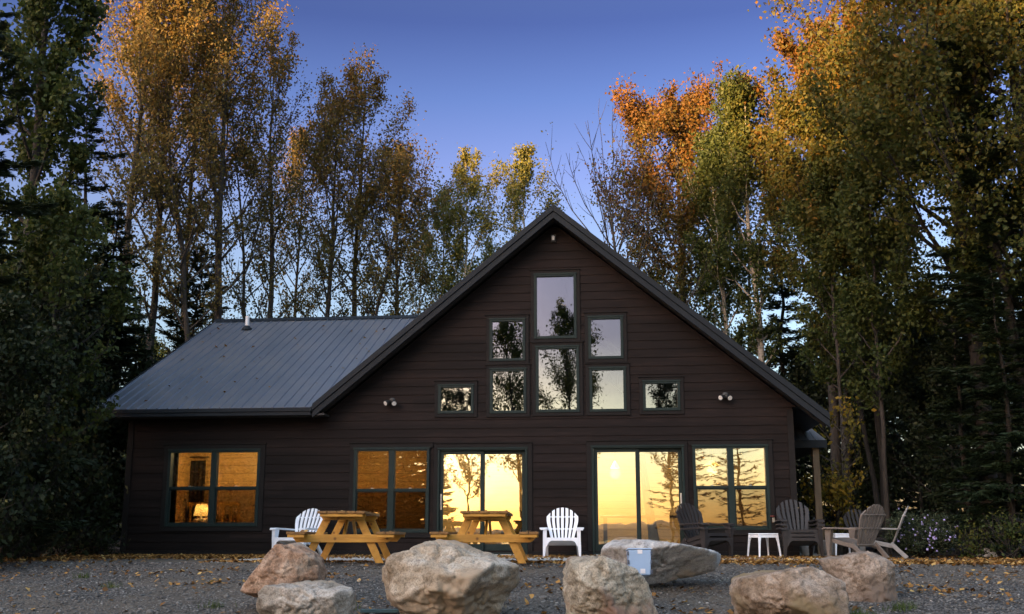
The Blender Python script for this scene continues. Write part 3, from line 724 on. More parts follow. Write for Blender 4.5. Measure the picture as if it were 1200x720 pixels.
# ---- roofs (thick slabs, underside soffit)
YF, YB = -0.46, 11.4
def roof_slab(name, quad, thick, mat, parent):
    m = MB(); q = [Vector(p) for p in quad]
    n_ = (q[1] - q[0]).cross(q[3] - q[0]).normalized()
    if n_.z < 0: n_ = -n_
    lo = [p - n_ * thick for p in q]
    m.add([tuple(p) for p in q + lo], [(0, 1, 2, 3), (7, 6, 5, 4), (0, 4, 5, 1), (1, 5, 6, 2), (2, 6, 7, 3), (3, 7, 4, 0)])
    me = m.build(name, mat, parent)
    return me
def ribs(mb, a, b, direction, n, w=0.028, h=0.020, nor=(0, 0, 1)):
    """n raised ribs starting between a and b, running along direction (full vector)"""
    a, b, d = Vector(a), Vector(b), Vector(direction); nv = Vector(nor).normalized()
    for i in range(n):
        p = a.lerp(b, (i + 0.5) / n); e = (b - a).normalized()
        v = [p - e * w, p - e * w * .4 + nv * h, p + e * w * .4 + nv * h, p + e * w]
        v = v + [q + d for q in v]
        mb.add([tuple(q) for q in v], [(0, 1, 5, 4), (1, 2, 6, 5), (2, 3, 7, 6), (0, 3, 2, 1), (4, 5, 6, 7)])
EX_R, EX_L = 5.50, -5.02
TH_R = 0.06
zr = AZ - SL * (EX_R - AX); zl = AZ - SL * (AX - EX_L)
main_roof = empty('main_roof'); main_roof.parent = house
rs = MB()
rs.prism([(AX, YF + .02, AZ), (EX_R, YF + .02, zr), (EX_R, YF + .02, zr - .09), (AX, YF + .02, AZ - .09), (EX_L, YF + .02, zl - .09), (EX_L, YF + .02, zl)], (0, YB - YF - .02, 0))
bpy.data.objects.remove(main_roof)
mr = rs.build('main_roof', M['roof'], house)
rb = MB()
ln = math.hypot(EX_R - AX, AZ - zr)
nr = Vector((SL, 0, 1)).normalized(); nl = Vector((-SL, 0, 1)).normalized()
ribs(rb, (AX, YF + .1, AZ), (AX, YB, AZ), (EX_R - AX, 0, zr - AZ), 44, nor=nr)
rb.build('roof_rib', M['roof'], mr)
# rake fascia boards along the gable: upper metal trim and a lower board set back
def rake(name, y0, y1, top, depth, mat, ext=0.0):
    m = MB()
    for s_, ex in ((1, EX_R), (-1, EX_L)):
        zt = AZ + top
        ze = zt - SL * abs(ex - AX)
        m.prism([(AX, y0, zt), (ex, y0, ze), (ex, y0, ze - depth), (AX, y0, zt - depth)] if s_ > 0 else [(AX, y0, zt), (AX, y0, zt - depth), (ex, y0, ze - depth), (ex, y0, ze)], (0, y1 - y0, 0))
    return m.build(name, mat, house, bevel=0.004, seg=1)
rake('rake_trim', YF - .022, YF + .12, 0.022, 0.140, M['fascia'])
rake('rake_board', YF + .004, YF + .05, -0.125, 0.145, M['fascia'])
so_ = MB()
for ex in (EX_R, EX_L):
    t0, t1 = -0.095, -0.205
    so_.prism([(AX, YF + .051, AZ + t0), (ex, YF + .051, AZ + t0 - SL * abs(ex - AX)), (ex, YF + .051, AZ + t1 - SL * abs(ex - AX)), (AX, YF + .051, AZ + t1)], (0, 0.50, 0))
so_.build('soffit', M['soffit'], house)
# wing roof: ridge runs along x
WX0, WX1 = -9.83, -1.15
EZ = 3.05; RY, RZ = 5.95, 6.33
sl2 = (RZ - EZ) / (RY - YF)
def valley_x(z): return AX - (AZ - z) / SL
ws = MB()
xv0, xv1 = valley_x(EZ) + .0, valley_x(RZ)
tv_ = [(WX0, YF, EZ), (xv0, YF, EZ), (xv1, RY, RZ), (WX0, RY, RZ), (xv0 + .0, 2 * RY - YF, EZ), (WX0, 2 * RY - YF, EZ)]
ws.add(tv_ + [(x_, y_, z_ - .08) for x_, y_, z_ in tv_], [(0, 1, 2, 3), (3, 2, 4, 5), (9, 8, 7, 6), (11, 10, 8, 9), (0, 6, 7, 1), (0, 3, 9, 6), (3, 5, 11, 9), (1, 7, 8, 2), (2, 8, 10, 4), (5, 4, 10, 11)])
wing = ws.build('wing_roof', M['roof'], house)
rb = MB(); nw = Vector((0, -sl2, 1)).normalized()
x_ = WX0 + .06
while x_ < xv1 - .1:
    y_ = YF - .012
    if x_ > xv0: y_ = YF + (AZ - SL * (AX - x_) - EZ) / sl2 + .03
    if y_ < RY - .05:
        za_, zb_ = EZ + (y_ - YF) * sl2, RZ
        h_, w_ = .024, .024
        rows = [(x_ - w_, 0), (x_ - w_ * .4, h_), (x_ + w_ * .4, h_), (x_ + w_, 0)]
        rb.add([(a_, y_, za_ + b_) for a_, b_ in rows] + [(a_, RY - .02, zb_ + b_ - .01) for a_, b_ in rows], [(0, 1, 5, 4), (1, 2, 6, 5), (2, 3, 7, 6), (0, 3, 2, 1), (4, 5, 6, 7)])
    x_ += .229
rb.build('roof_rib', M['roof'], wing)
cap = MB()
cap.prism([(WX0 - .02, RY - .18, RZ - .18 * sl2 + .03), (WX0 - .02, RY, RZ + .055), (WX0 - .02, RY + .18, RZ - .18 * sl2 + .03), (WX0 - .02, RY, RZ + .02)], (xv1 - WX0 + .3, 0, 0))
cap.build('ridge_cap', M['fascia'], wing)
# wing fascia, gutter-like double step, end rake and soffit
wf = MB(); wf.span(WX0 - .02, EX_L - .01, YF - .030, YF - .002, EZ - .085, EZ - .005); wf.span(WX0 - .012, EX_L - .03, YF - .010, YF + .03, EZ - .165, EZ - .087)
wf.build('eave_fascia', M['fascia'], wing, bevel=.004, seg=1)
wr = MB()
wr.prism([(WX0 - .024, YF, EZ + .02), (WX0 - .024, RY, RZ + .02), (WX0 - .024, RY, RZ - .15), (WX0 - .024, YF, EZ - .15)], (.022, 0, 0))
wr.build('rake_trim', M['fascia'], wing)
MB().span(WX0 + .01, EX_L + .25, YF + .031, -0.03, EZ - .165, EZ - .125).build('soffit', M['soffit'], wing)
MB().add([(WX0, YF + .03, EZ - .13), (XL, YF + .03, EZ - .13), (XL, RY, RZ - .13), (WX0, RY, RZ - .13)], [(0, 1, 2, 3)]).build('rake_soffit', M['soffit'], wing)
# vent pipe on the wing roof
vp = fac(289.5, 387, 5.2); vp_y = 5.1; vp = fac(289.5, 386, vp_y); zroof = EZ + (vp_y - YF) * sl2
v = MB(); v.tube([(vp[0], vp_y, zroof - .05), (vp[0], vp_y, zroof + .36)], 0.052, 14)
vo = v.build('vent_pipe', M['white_metal'], house, smooth=False)
MB().lathe([(0.15, -.03), (0.13, .03), (0.06, .10), (.055, .10)], 16, (vp[0], vp_y, zroof)).build('flashing', M['fascia'], vo)

# floodlights: twin heads under the gable
def floodlight(px, py):
    p = fac(px, py, 0)
    base = MB().lathe([(0.0, 0), (.062, 0), (.062, .022), (.03, .035)], 18)
    base.v = [(p[0] + x, -0.022 - z, p[2] + y) for x, y, z in base.v]
    b = base.build('floodlight', M['black'], house)
    for s_, ang in ((-1, 0.6), (1, 0.25)):
        h = MB(); d = Vector((s_ * ang, -0.8, -0.45)).normalized(); c = Vector((p[0] + s_ * .035, -0.05, p[2] - .01))
        h.tube([c, c + d * .05, c + d * .06, c + d * .15], [0.018, 0.02, 0.048, 0.058], 14)
        hh = h.build('lamp_head', M['black'], b)
        e = MB(); e.tube([c + d * .146, c + d * .153], [0.05, 0.045], 14); e.build('bulb_face', M['lens'], hh)
floodlight(460, 470); floodlight(850, 463.5)
p = fac(648.5, 280.5, 0)
g = MB().span(p[0] - .05, p[0] + .05, -0.045, -0.022, p[2] - .08, p[2] + .09).build('gable_lamp', M['black'], house, bevel=.004)
MB().lathe([(.032, -.05), (.036, .03), (.02, .05)], 14, (p[0], -0.085, p[2])).build('lamp_glass', M['lens'], g)
# hose tap on the wall by the right corner
p = fac(906, 607, 0)
t = MB().box((p[0], -0.05, p[2] - .04), (.05, .05, .10)).build('hose_tap', M['steel'], house, bevel=.008)
MB().lathe([(.012, 0), (.05, .004), (.05, .016), (.012, .02)], 12, (p[0] - .02, -0.085, p[2] + .02)).build('tap_wheel', M['red'], t)

# ---- side porch at the right
PY = 1.6
pr = empty('porch'); pr.parent = house
a0 = fac(931, 516, PY); a1 = fac(968, 516, PY)
px0, px1 = XR + .03, float(a1[0]); ez = float(a0[2])
apx = fac(962, 497, PY + 1.5)
rm = MB()
top = (px1 - .30, PY + 1.4, float(ez + .62)); 
rm.add([(px0, PY, ez), (px1, PY, ez), (px1 - .22, PY + 1.1, ez + .47), (px0, PY + 1.1, ez + .47), (px1, 9, ez), (px1 - .22, 9, ez + .47), (px0, 9, ez + .47)], [(0, 1, 2, 3), (1, 4, 5, 2), (3, 2, 5, 6)])
prf = rm.build('porch_roof', M['roof'], pr)
rb = MB(); ribs(rb, (px0, PY - .01, ez), (px1 - .15, PY - .01, ez), (0, 1.1, .47), 5, w=.02, h=.018, nor=Vector((0, -.43, 1))); rb.build('roof_rib', M['roof'], prf)
MB().span(px0, px1 + .01, PY - .03, PY + .01, ez - .17, ez - .005).build('porch_fascia', M['fascia'], pr)
MB().span(px0, px1 - .02, PY + .012, 8.9, ez - .16, ez - .12).build('porch_ceiling', M['soffit'], pr)
pp = fac(957, 560, PY + .15)
MB().span(pp[0] - .07, pp[0] + .07, PY + .08, PY + .22, 0.0, ez - .165).build('porch_post', M['post'], pr, bevel=.006)
MB().span(XR + .03, px1 + .05, PY - .1, 9, -0.2, 0.012).build('porch_floor', M['concrete'], pr)

# ------------------------------------------------------------------ interior
inn = empty('interior'); inn.parent = house
def room(x0, x1, y1, z1, wallmat, floor=0.11):
    y0 = 0.0
    w = MB()
    w.add([(x0, y1, floor), (x1, y1, floor), (x1, y1, z1), (x0, y1, z1)], [(0, 1, 2, 3)])
    w.add([(x0, y0, floor), (x0, y1, floor), (x0, y1, z1), (x0, y0, z1)], [(0, 1, 2, 3)])
    w.add([(x1, y0, floor), (x1, y1, floor), (x1, y1, z1), (x1, y0, z1)], [(3, 2, 1, 0)])
    w.build('inner_wall', wallmat, inn)
    MB().add([(x0, y0, floor), (x1, y0, floor), (x1, y1, floor), (x0, y1, floor)], [(0, 1, 2, 3)]).build('inner_floor', M['table_dark'], inn)
    MB().add([(x0, y0, z1), (x1, y0, z1), (x1, y1, z1), (x0, y1, z1)], [(3, 2, 1, 0)]).build('inner_ceiling', wallmat, inn)
room(-9.1, -5.6, 3.2, 2.5, M['pine_wall'])
room(-5.5, -2.52, 3.6, 2.5, M['pine_wall'])
room(-2.50, 4.75, 7.5, 2.62, M['pine_wall'])
lo_ = MB()
lo_.add([(-2.6, 7.4, 2.72), (2.7, 7.4, 2.72), (2.7, 7.4, 4.55), (AX, 7.4, 6.7), (-2.6, 7.4, 4.55)], [(0, 1, 2, 3, 4)])
lo_.add([(-2.6, .1, 2.72), (-2.6, 7.4, 2.72), (-2.6, 7.4, 4.55), (-2.6, .1, 4.55), (2.7, .1, 2.72), (2.7, 7.4, 2.72), (2.7, 7.4, 4.55), (2.7, .1, 4.55), (AX, .1, 6.7), (AX, 7.4, 6.7)], [(0, 1, 2, 3), (7, 6, 5, 4), (3, 2, 9, 8), (8, 9, 6, 7), (0, 4, 5, 1)])
lo_.build('loft_wall', M['table_dark'], inn)

def area_point(name, loc, e, col, r=0.12):
    l_ = bpy.data.lights.new(name, 'POINT'); l_.energy = e; l_.color = col; l_.shadow_soft_size = r
    o = bpy.data.objects.new(name, l_); COL.objects.link(o); o.location = loc; l_.energy *= 0.085; return o
# bedside lamp, seen through the left window
lp = fac(236, 604, 2.3)
lamp = empty('table_lamp', (lp[0], 2.3, 0.62), 0, 'small lit bedside lamp with cream shade behind left window', 'lamp')
LB = lp[2] - 0.62
MB().lathe([(0.0, -.02), (.09, -.02), (.10, .0), (.05, .03), (.075, .10), (.05, .19), (.02, .22), (.015, .30)], 18).build('lamp_base', M['steel'], lamp, smooth=True)
sh = MB()
prof = [(.185, .245), (.125, .52)]
for r_, z_ in prof:
    for j in range(24):
        sh.v.append((r_ * math.cos(2 * PI * j / 24), r_ * math.sin(2 * PI * j / 24), z_))
sh.f = [(j, (j + 1) % 24, 24 + (j + 1) % 24, 24 + j) for j in range(24)]
sh.build('lamp_shade', M['shade_lit'], lamp, smooth=True)
area_point('lamp_light', (lp[0], 2.3, 0.62 + .38), 18, (1.0, 0.62, 0.22), .03)
area_point('ceiling_light', (-7.2, 1.3, 2.44), 190, (1.0, 0.66, 0.28), .05)
ns = empty('nightstand', (lp[0], 2.3, 0.11), 0, 'dark bedside table under the small lit lamp', 'nightstand')
MB().span(-.22, .22, -.2, .2, .45, .49).build('top', M['table_dark'], ns, bevel=.005)
MB().span(-.2, .2, -.18, .18, .06, .449).build('cabinet', M['table_dark'], ns, bevel=.005)
cu_p = fac(229, 560, 3.05)
def curtain(name, x0, x1, y, z0, z1, label):
    v, f = [], []; n_ = 40
    for i in range(n_ + 1):
        t_ = i / n_; x = x0 + (x1 - x0) * t_; yy = y - .035 * math.sin(t_ * 9 * PI)
        v += [(x, yy, z0), (x, yy, z1)]
    for i in range(n_): f.append((2 * i, 2 * i + 2, 2 * i + 3, 2 * i + 1))
    m = MB(); m.add(v, f); o = m.build(name, M['fabric_dark'], smooth=True)
    md = o.modifiers.new('solid', 'SOLIDIFY'); md.thickness = .006
    return tag(o, label, 'curtain')
c0 = fac(218, 540, 3.05); c1 = fac(241, 540, 3.05)
curtain('curtain', c0[0], c1[0], 3.08, .5, float(c0[2]), 'dark curtain hanging on the far bedroom wall above the lit lamp')
c0 = fac(205, 540, .22); c1 = fac(209.5, 540, .22)
curtain('curtain', c0[0] - .05, c1[0], .22, .5, 2.2, 'dark curtain drawn to the left edge of the bedroom window')
c0 = fac(214, 537, 3.05); c1 = fac(243, 541, 3.05)
rod = MB(); rod.tube([(c0[0] - .05, 3.03, c0[2] + .02), (c1[0] + .05, 3.03, c0[2] + .02)], .014, 8)
rod.lathe([(.0, -.03), (.03, 0), (0, .03)], 8, (c0[0] - .06, 3.03, c0[2] + .02))
tag(rod.build('curtain_rod', M['black']), 'black curtain rod on the bedroom wall holding the far dark curtain', 'curtain rod')
bed = empty('bed', (-8.1, 1.8, .11), 0, 'bed with tan covers and wooden headboard inside the left window', 'bed')
MB().span(-.9, .35, -.95, .95, .2, .52).build('mattress', M['linen'], bed, bevel=.06, seg=3)
MB().span(-.93, .38, -.97, .97, .05, .199).build('bed_frame', M['table_dark'], bed, bevel=.01)
hb = MB(); 
for i in range(7): hb.span(-.85 + i * .2, -.79 + i * .2, 1.0, 1.04, .1, 1.0)
hb.span(-.9, .4, .99, 1.05, 1.0, 1.09); hb.build('headboard', M['pine'], bed)
MB().lathe([(.0, -.10), (.22, -.06), (.28, .0), (.22, .07), (.0, .1)], 16, (-.35, .7, .62)).build('pillow', M['linen'], bed, smooth=True)
# room lights (pendants seen behind the doors)
def pendant(px, py, Y, zc, rad, h, matn, label, e, col):
    p = fac(px, py, Y)
    t = empty('pendant_lamp', (p[0], Y, p[2]), 0, label, 'lamp')
    s = MB()
    for r_, z_ in ((rad, -.0), (rad * .30, h), (.02, h + .03)):
        for j in range(24): s.v.append((r_ * math.cos(2 * PI * j / 24), r_ * math.sin(2 * PI * j / 24), z_))
    s.f = [(i * 24 + j, i * 24 + (j + 1) % 24, (i + 1) * 24 + (j + 1) % 24, (i + 1) * 24 + j) for i in range(2) for j in range(24)]
    s.build('lamp_shade', M[matn], t, smooth=True)
    c = MB(); c.tube([(0, 0, h + .03), (0, 0, zc - p[2])], .008, 6); c.build('cord', M['black'], t)
    MB().lathe([(.0, -.05), (.035, -.02), (.035, .02), (.015, .06)], 12, (0, 0, .04)).build('bulb', M['pendant_lit'], t, smooth=True)
    area_point('pendant_light', (p[0], Y, p[2] - .12), e, col)
pendant(721, 549, 3.2, 2.62, .11, .14, 'pendant_lit', 'small white lit pendant lamp behind the right sliding door', 9, (1.0, .74, .38))
pendant(834, 546, 2.6, 2.62, .20, .10, 'shade_lit', 'wide yellow lit pendant lamp behind the right double window', 14, (1.0, .66, .28))
area_point('room_light', (1.0, 3.4, 2.54), 600, (1.0, .80, .52), .05)
area_point('kitchen_light', (-4.7, 1.5, 2.42), 95, (1.0, .58, .20), .05)

# furniture silhouettes inside
dt = empty('dining_table', (1.9, 2.6, .11), 0, 'dark dining table low behind the right sliding door', 'table')
MB().span(-1.0, 1.0, -.45, .45, .70, .745).build('tabletop', M['table_dark'], dt, bevel=.01)
for sx in (-.9, .9):
    for sy in (-.36, .36): MB().span(sx - .04, sx + .04, sy - .04, sy + .04, 0, .699).build('leg', M['table_dark'], dt)
sofa = empty('sofa', (-.75, 1.7, .11), 0, 'dark sofa behind the left sliding door, beyond the picnic table', 'sofa')
MB().span(-.5, .5, -.4, .4, .12, .45).build('seat', M['fabric_dark'], sofa, bevel=.05, seg=3)
MB().span(-.5, .5, -.4, -.2, .451, .85).build('backrest', M['fabric_dark'], sofa, bevel=.06, seg=3)

# ------------------------------------------------------------------ plastic lounge chairs
def make_chair(mat):
    root = empty('adirondack_chair')
    # seat: curved panel sloping to the back
    s = MB(); ys = np.linspace(-.34, .24, 9); W = .265
    def sz(y): 
        t_ = (y + .34) / .58
        return .375 - .05 * (1 - t_) ** 3 * 0 - .13 * t_ + .02 * math.sin(t_ * PI) * -1
    for i in range(len(ys) - 1):
        a_, b_ = ys[i], ys[i + 1]
        s.add([(-W, a_, sz(a_)), (W, a_, sz(a_)), (W, b_, sz(b_)), (-W, b_, sz(b_)), (-W, a_, sz(a_) - .025), (W, a_, sz(a_) - .025), (W, b_, sz(b_) - .025), (-W, b_, sz(b_) - .025)],
              [(0, 1, 2, 3), (7, 6, 5, 4), (0, 3, 7, 4), (1, 5, 6, 2)] + ([(0, 4, 5, 1)] if i == 0 else []) + ([(3, 2, 6, 7)] if i == len(ys) - 2 else []))
    s.build('seat', mat, root)
    fr = MB(); n_ = 12       # arched front apron
    xs = np.linspace(-.30, .30, n_ + 1); top = .374
    for i in range(n_):
        a_, b_ = xs[i], xs[i + 1]
        def lo(x): return .318 - .12 * max(0, (abs(x) - .20) / .10) ** 2
        fr.add([(a_, -.365, top), (b_, -.365, top), (b_, -.365, lo(b_)), (a_, -.365, lo(a_)), (a_, -.341, top), (b_, -.341, top), (b_, -.341, lo(b_)), (a_, -.341, lo(a_))],
               [(3, 2, 1, 0), (4, 5, 6, 7), (0, 1, 5, 4), (2, 3, 7, 6)])
    fr.build('front_apron', mat, root)
    # backrest: fan of slats
    bk = MB(); N = 7; tilt = R_(24); L = .79
    def P(x, s_, th):    # x across, s_ up along the back, th thickness
        cz, cy = math.cos(tilt), math.sin(tilt)
        bow = 0.05 * (1 - (x / .3) ** 2)
        return (x, .20 + s_ * cy + (th + bow * .5) * cz, .245 + s_ * cz - th * cy)
    def half(s_): return .20 + .115 * min(1, s_ / (L * .62)) ** 1.0 - .03 * max(0, (s_ / L - .62) / .38) ** 2 * 0
    def topz(u): return L - .20 * abs(u) ** 2.2
    for k in range(N):
        u0, u1 = -1 + 2 * k / N, -1 + 2 * (k + 1) / N
        g_ = .055
        ua, ub = u0 + (g_ if k else 0), u1 - (g_ if k < N - 1 else 0)
        M_ = 8
        va = []
        for j in range(M_ + 1):
            t_ = j / M_
            sa, sb = t_ * topz(ua), t_ * topz(ub)
            va.append((P(ua * half(sa), sa, 0), P(ub * half(sb), sb, 0), P(ub * half(sb), sb, .022), P(ua * half(sa), sa, .022)))
        vv = [p_ for row in va for p_ in row]; ff = []
        for j in range(M_):
            q = j * 4
            for e in range(4): ff.append((q + e, q + (e + 1) % 4, q + 4 + (e + 1) % 4, q + 4 + e))
        ff += [(3, 2, 1, 0), (M_ * 4, M_ * 4 + 1, M_ * 4 + 2, M_ * 4 + 3)]
        bk.add(vv, ff)
    for s_ in (.02, .34, .60):       # cross ribs behind the slats
        pts = [P(x * half(s_), s_, .034) for x in np.linspace(-.97, .97, 9)]
        bk.tube(pts, .014, 6)
    bk.build('backrest', mat, root)
    for sx in (-1, 1):
        a_ = MB()
        pl = []
        for y, w0, w1, z in ((-.40, .29, .40, .545), (-.34, .27, .425, .565), (-.10, .275, .42, .560), (.15, .275, .40, .552), (.34, .27, .35, .545)):
            pl.append([(sx * w0, y, z), (sx * w1, y, z), (sx * w1, y, z - .03), (sx * w0, y, z - .03)])
        vv = [p_ for r_ in pl for p_ in r_]; ff = []
        for j in range(len(pl) - 1):
            for e in range(4):
                q = (j * 4 + e, j * 4 + (e + 1) % 4, j * 4 + 4 + (e + 1) % 4, j * 4 + 4 + e)
                ff.append(q if sx < 0 else q[::-1])
        ff += [(3, 2, 1, 0), tuple(range(len(vv) - 4, len(vv)))]
        a_.add(vv, ff); a_.build('armrest', mat, root, bevel=.006)
        l_ = MB()       # front leg: plate, wide at the arm, narrow at the foot
        for (z0, y0, y1, xa, xb), (z1, y2, y3, xc, xd) in zip([(0, -.335, -.285, .325, .365), (.2, -.355, -.275, .305, .365), (.40, -.375, -.25, .29, .36)], [(.2, -.355, -.275, .305, .365), (.40, -.375, -.25, .29, .36), (.536, -.38, -.22, .29, .36)]):
            l_.add([(sx * xa, y0, z0), (sx * xb, y0, z0), (sx * xb, y1, z0), (sx * xa, y1, z0), (sx * xc, y2, z1), (sx * xd, y2, z1), (sx * xd, y3, z1), (sx * xc, y3, z1)],
                   [f_ if sx > 0 else f_[::-1] for f_ in [(0, 1, 5, 4), (1, 2, 6, 5), (2, 3, 7, 6), (3, 0, 4, 7)] + ([(3, 2, 1, 0)] if z0 == 0 else [])])
        l_.build('leg', mat, root)
        r_ = MB()
        r_.bar((sx * .30, .20, .27), (sx * .31, .47, 0.0), .045, .075, up=(0, 1, .6)); r_.build('leg', mat, root, bevel=.006)
        d_ = MB(); d_.bar((sx * .285, -.30, .33), (sx * .285, .24, .215), .03, .075); d_.build('side_rail', mat, root, bevel=.005)
    return root
def place(root, loc, face_deg, label, group=None, cat='chair'):
    root.location = loc; root.rotation_euler = (0, 0, R_(face_deg)); tag(root, label, cat, group); return root
white = make_chair(M['white_plastic'])
p = fac(347, 651, -.75)
place(white, (p[0] + .05, -0.85, 0), -14, 'white plastic slatted chair partly behind the left picnic table and the reddish boulder', 'white slatted lounge chairs')
w2 = copy_tree(white); p = fac(659, 653, -.9)
place(w2, (p[0], -0.9, 0), 2, 'white plastic slatted chair facing forward between the two glass sliding doors', 'white slatted lounge chairs')
dark = make_chair(M['dark_plastic'])
p = fac(828, 650, -1.0)
grpL, grpR = 'dark brown chairs stacked by the right double window', 'dark brown chairs stacked at the right house corner'
place(dark, (p[0], -0.95, 0), 38, 'bottom dark brown slatted chair of the stack before the right double window', grpL)
d2 = copy_tree(dark); place(d2, (p[0] - .01, -0.93, .085), 38, 'top dark brown slatted chair of the stack before the right double window', grpL)
p = fac(938, 651, -.8)
for i, nm in enumerate(('bottom', 'middle', 'topmost')):
    d3 = copy_tree(dark)
    place(d3, (p[0] - .01, -0.80 + .012 * i, .075 * i), 3, nm + ' dark brown slatted chair in the stack at the house corner', grpR)
taupe = make_chair(M['taupe_plastic'])
p = fac(1003, 655, -1.6)
place(taupe, (p[0], -1.6, 0), -143, 'weathered taupe slatted chair seen from behind with ribs across its back', None)
pale = make_chair(M['pale_plastic'])
p = fac(1032, 652, -0.75)
place(pale, (p[0], -0.75, 0), -105, 'pale grey slatted chair in side view beside the flowering shrub', None)
d4 = copy_tree(dark); p = fac(1018, 652, 1.0)
place(d4, (p[0], 1.0, 0), 10, 'dark brown slatted chair half hidden behind the weathered taupe chair', None)

# small side tables
def make_side_table(mat):
    root = empty('side_table')
    t_ = MB(); t_.span(-.21, .21, -.21, .21, .425, .455); t_.build('tabletop', mat, root, bevel=.014, seg=3)
    ap = MB()
    for s_ in (-1, 1):
        ap.span(-.165, .165, s_ * .195 - .008, s_ * .195 + .008, .375, .424); ap.span(s_ * .195 - .008, s_ * .195 + .008, -.165, .165, .375, .424)
    ap.build('apron', mat, root)
    for sx in (-1, 1):
        for sy in (-1, 1):
            l_ = MB()
            rows = [(.424, .16, .21), (.36, .165, .212), (.30, .180, .216), (.15, .198, .228), (0, .212, .238)]
            vv = []
            for z, a_, b_ in rows: vv += [(sx * a_, sy * a_, z), (sx * b_, sy * a_, z), (sx * b_, sy * b_, z), (sx * a_, sy * b_, z)]
            ff = []
            for j in range(4):
                for e in range(4):
                    q = (j * 4 + e, j * 4 + 4 + e, j * 4 + 4 + (e + 1) % 4, j * 4 + (e + 1) % 4)
                    ff.append(q if sx * sy > 0 else q[::-1])
            ff += [(0, 1, 2, 3) if sx * sy > 0 else (3, 2, 1, 0), (19, 18, 17, 16) if sx * sy > 0 else (16, 17, 18, 19)]
            l_.add(vv, ff); l_.build('leg', mat, root, bevel=.005)
    return root
st = make_side_table(M['white_plastic']); p = fac(895, 650, -.75)
place(st, (p[0], -.8, 0), 22, 'small white plastic side table between the two dark chair stacks', None, 'table')
s2 = copy_tree(st); p = fac(988, 650, .4)
place(s2, (p[0], .4, 0), 8, 'small white plastic side table behind the weathered taupe chair', None, 'table')
# pale planters on the side porch
for px_, Y_, lb in ((946, 1.2, 'pale round planter standing behind the right dark chair stack'), (972, 1.0, 'pale round planter standing behind the front leg of the taupe chair')):
    p = fac(px_, 645, Y_)
    t_ = empty('planter', (p[0], Y_, 0.013), 0, lb, 'planter')
    MB().lathe([(.0, 0), (.12, 0), (.145, .1), (.155, .26), (.17, .27), (.17, .31), (.145, .31), (.14, .26), (.0, .25)], 20).build('pot', M['pale_plastic'], t_, smooth=False)
    MB().lathe([(.0, .275), (.139, .27)], 16).build('soil', M['black'], t_)

# ------------------------------------------------------------------ picnic tables
def make_picnic():
    root = empty('picnic_table')
    L = 2.35
    tp = MB(); pw = .138
    for i in range(5):
        x = (i - 2) * (pw + .006)
        tp.box((x, (0.004 if i % 2 else -0.006), .755), (pw, L, .038))
    tp.build('tabletop', M['pine_worn'], root, bevel=.005)
    for sx in (-1, 1):
        st_ = MB()
        for k in range(2): st_.box((sx * (.595 + k * .144), 0, .449), (.138, L, .038))
        st_.build('seat', M['pine_worn'], root, bevel=.005)
    for sy in (-1, 1):
        y = sy * .86
        MB().box((0, sy * (L / 2 - .035), .712), (.64, .04, .045)).build('end_cleat', M['pine_x'], root, bevel=.004)
        for sx in (-1, 1):
            MB().box((sx * .667, sy * (L / 2 - .035), .406), (.25, .04, .045)).build('end_cleat', M['pine_x'], root, bevel=.004)
        c = MB(); 
        c.prism([(-.34, y - .065, .735), (-.34, y - .065, .70), (-.30, y - .065, .645), (.30, y - .065, .645), (.34, y - .065, .70), (.34, y - .065, .735)], (0, .038, 0))
        c.build('top_support', M['pine_x'], root, bevel=.004)
        c = MB()
        c.prism([(-.745, y - .065, .429), (-.745, y - .065, .37), (-.69, y - .065, .31), (.69, y - .065, .31), (.745, y - .065, .37), (.745, y - .065, .429)], (0, .038, 0))
        c.build('seat_support', M['pine_x'], root, bevel=.004)
        for sx in (-1, 1):
            a_, b_ = .215, .565
            w_ = .062
            l_ = MB(); l_.prism([(sx * (a_ - w_), y - .026, .733), (sx * (a_ + w_), y - .026, .733), (sx * (b_ + w_), y - .026, 0), (sx * (b_ - w_), y - .026, 0)], (0, .04, 0))
            l_.build('leg', M['pine'], root, bevel=.004)
        br = MB(); br.bar((0, sy * .80, .38), (0, sy * .28, .715), .085, .038, up=(1, 0, 0)); br.build('brace', M['pine'], root, bevel=.004)
    return root
def put_table(t_, px, vpx, d, label):
    f_ = dist(px, 628, d); ax = ray(vpx, 628); ax = ax / np.linalg.norm(ax[:2])
    c = f_[:2] + ax[:2] * (2.35 / 2)
    t_.location = (c[0], c[1], 0.0); t_.rotation_euler = (0, 0, math.atan2(ax[1], ax[0]) - PI / 2)
    tag(t_, label, 'picnic table', 'picnic tables on the patio')
pic = make_picnic()
put_table(pic, 399, 560, 15.55, 'yellow pine picnic table left of the largest boulder, below the kitchen window')
pic2 = copy_tree(pic)
put_table(pic2, 567, 640, 15.45, 'yellow pine picnic table before the left sliding door, half behind the largest boulder')
# ------------------------------------------------------------------ boulders
def fbm3(P, scale, seed, octaves=5, gain=0.5):
    """sum of sines-and-hash value noise on (N,3)"""
    r = np.random.default_rng(seed); out = np.zeros(len(P)); amp = 1.0; s = scale
    for o in range(octaves):
        Q = P * s + r.uniform(-50, 50, 3)
        i = np.floor(Q); f = Q - i; f = f * f * (3 - 2 * f)
        def h(dx, dy, dz):
            v = np.sin((i[:, 0] + dx) * 127.1 + (i[:, 1] + dy) * 311.7 + (i[:, 2] + dz) * 74.7) * 43758.5453
            return v - np.floor(v)
        c = 0
        for dx in (0, 1):
            for dy in (0, 1):
                for dz in (0, 1):
                    w = (f[:, 0] if dx else 1 - f[:, 0]) * (f[:, 1] if dy else 1 - f[:, 1]) * (f[:, 2] if dz else 1 - f[:, 2])
                    c = c + w * h(dx, dy, dz)
        out += amp * (c - .5); amp *= gain; s *= 2.03
    return out
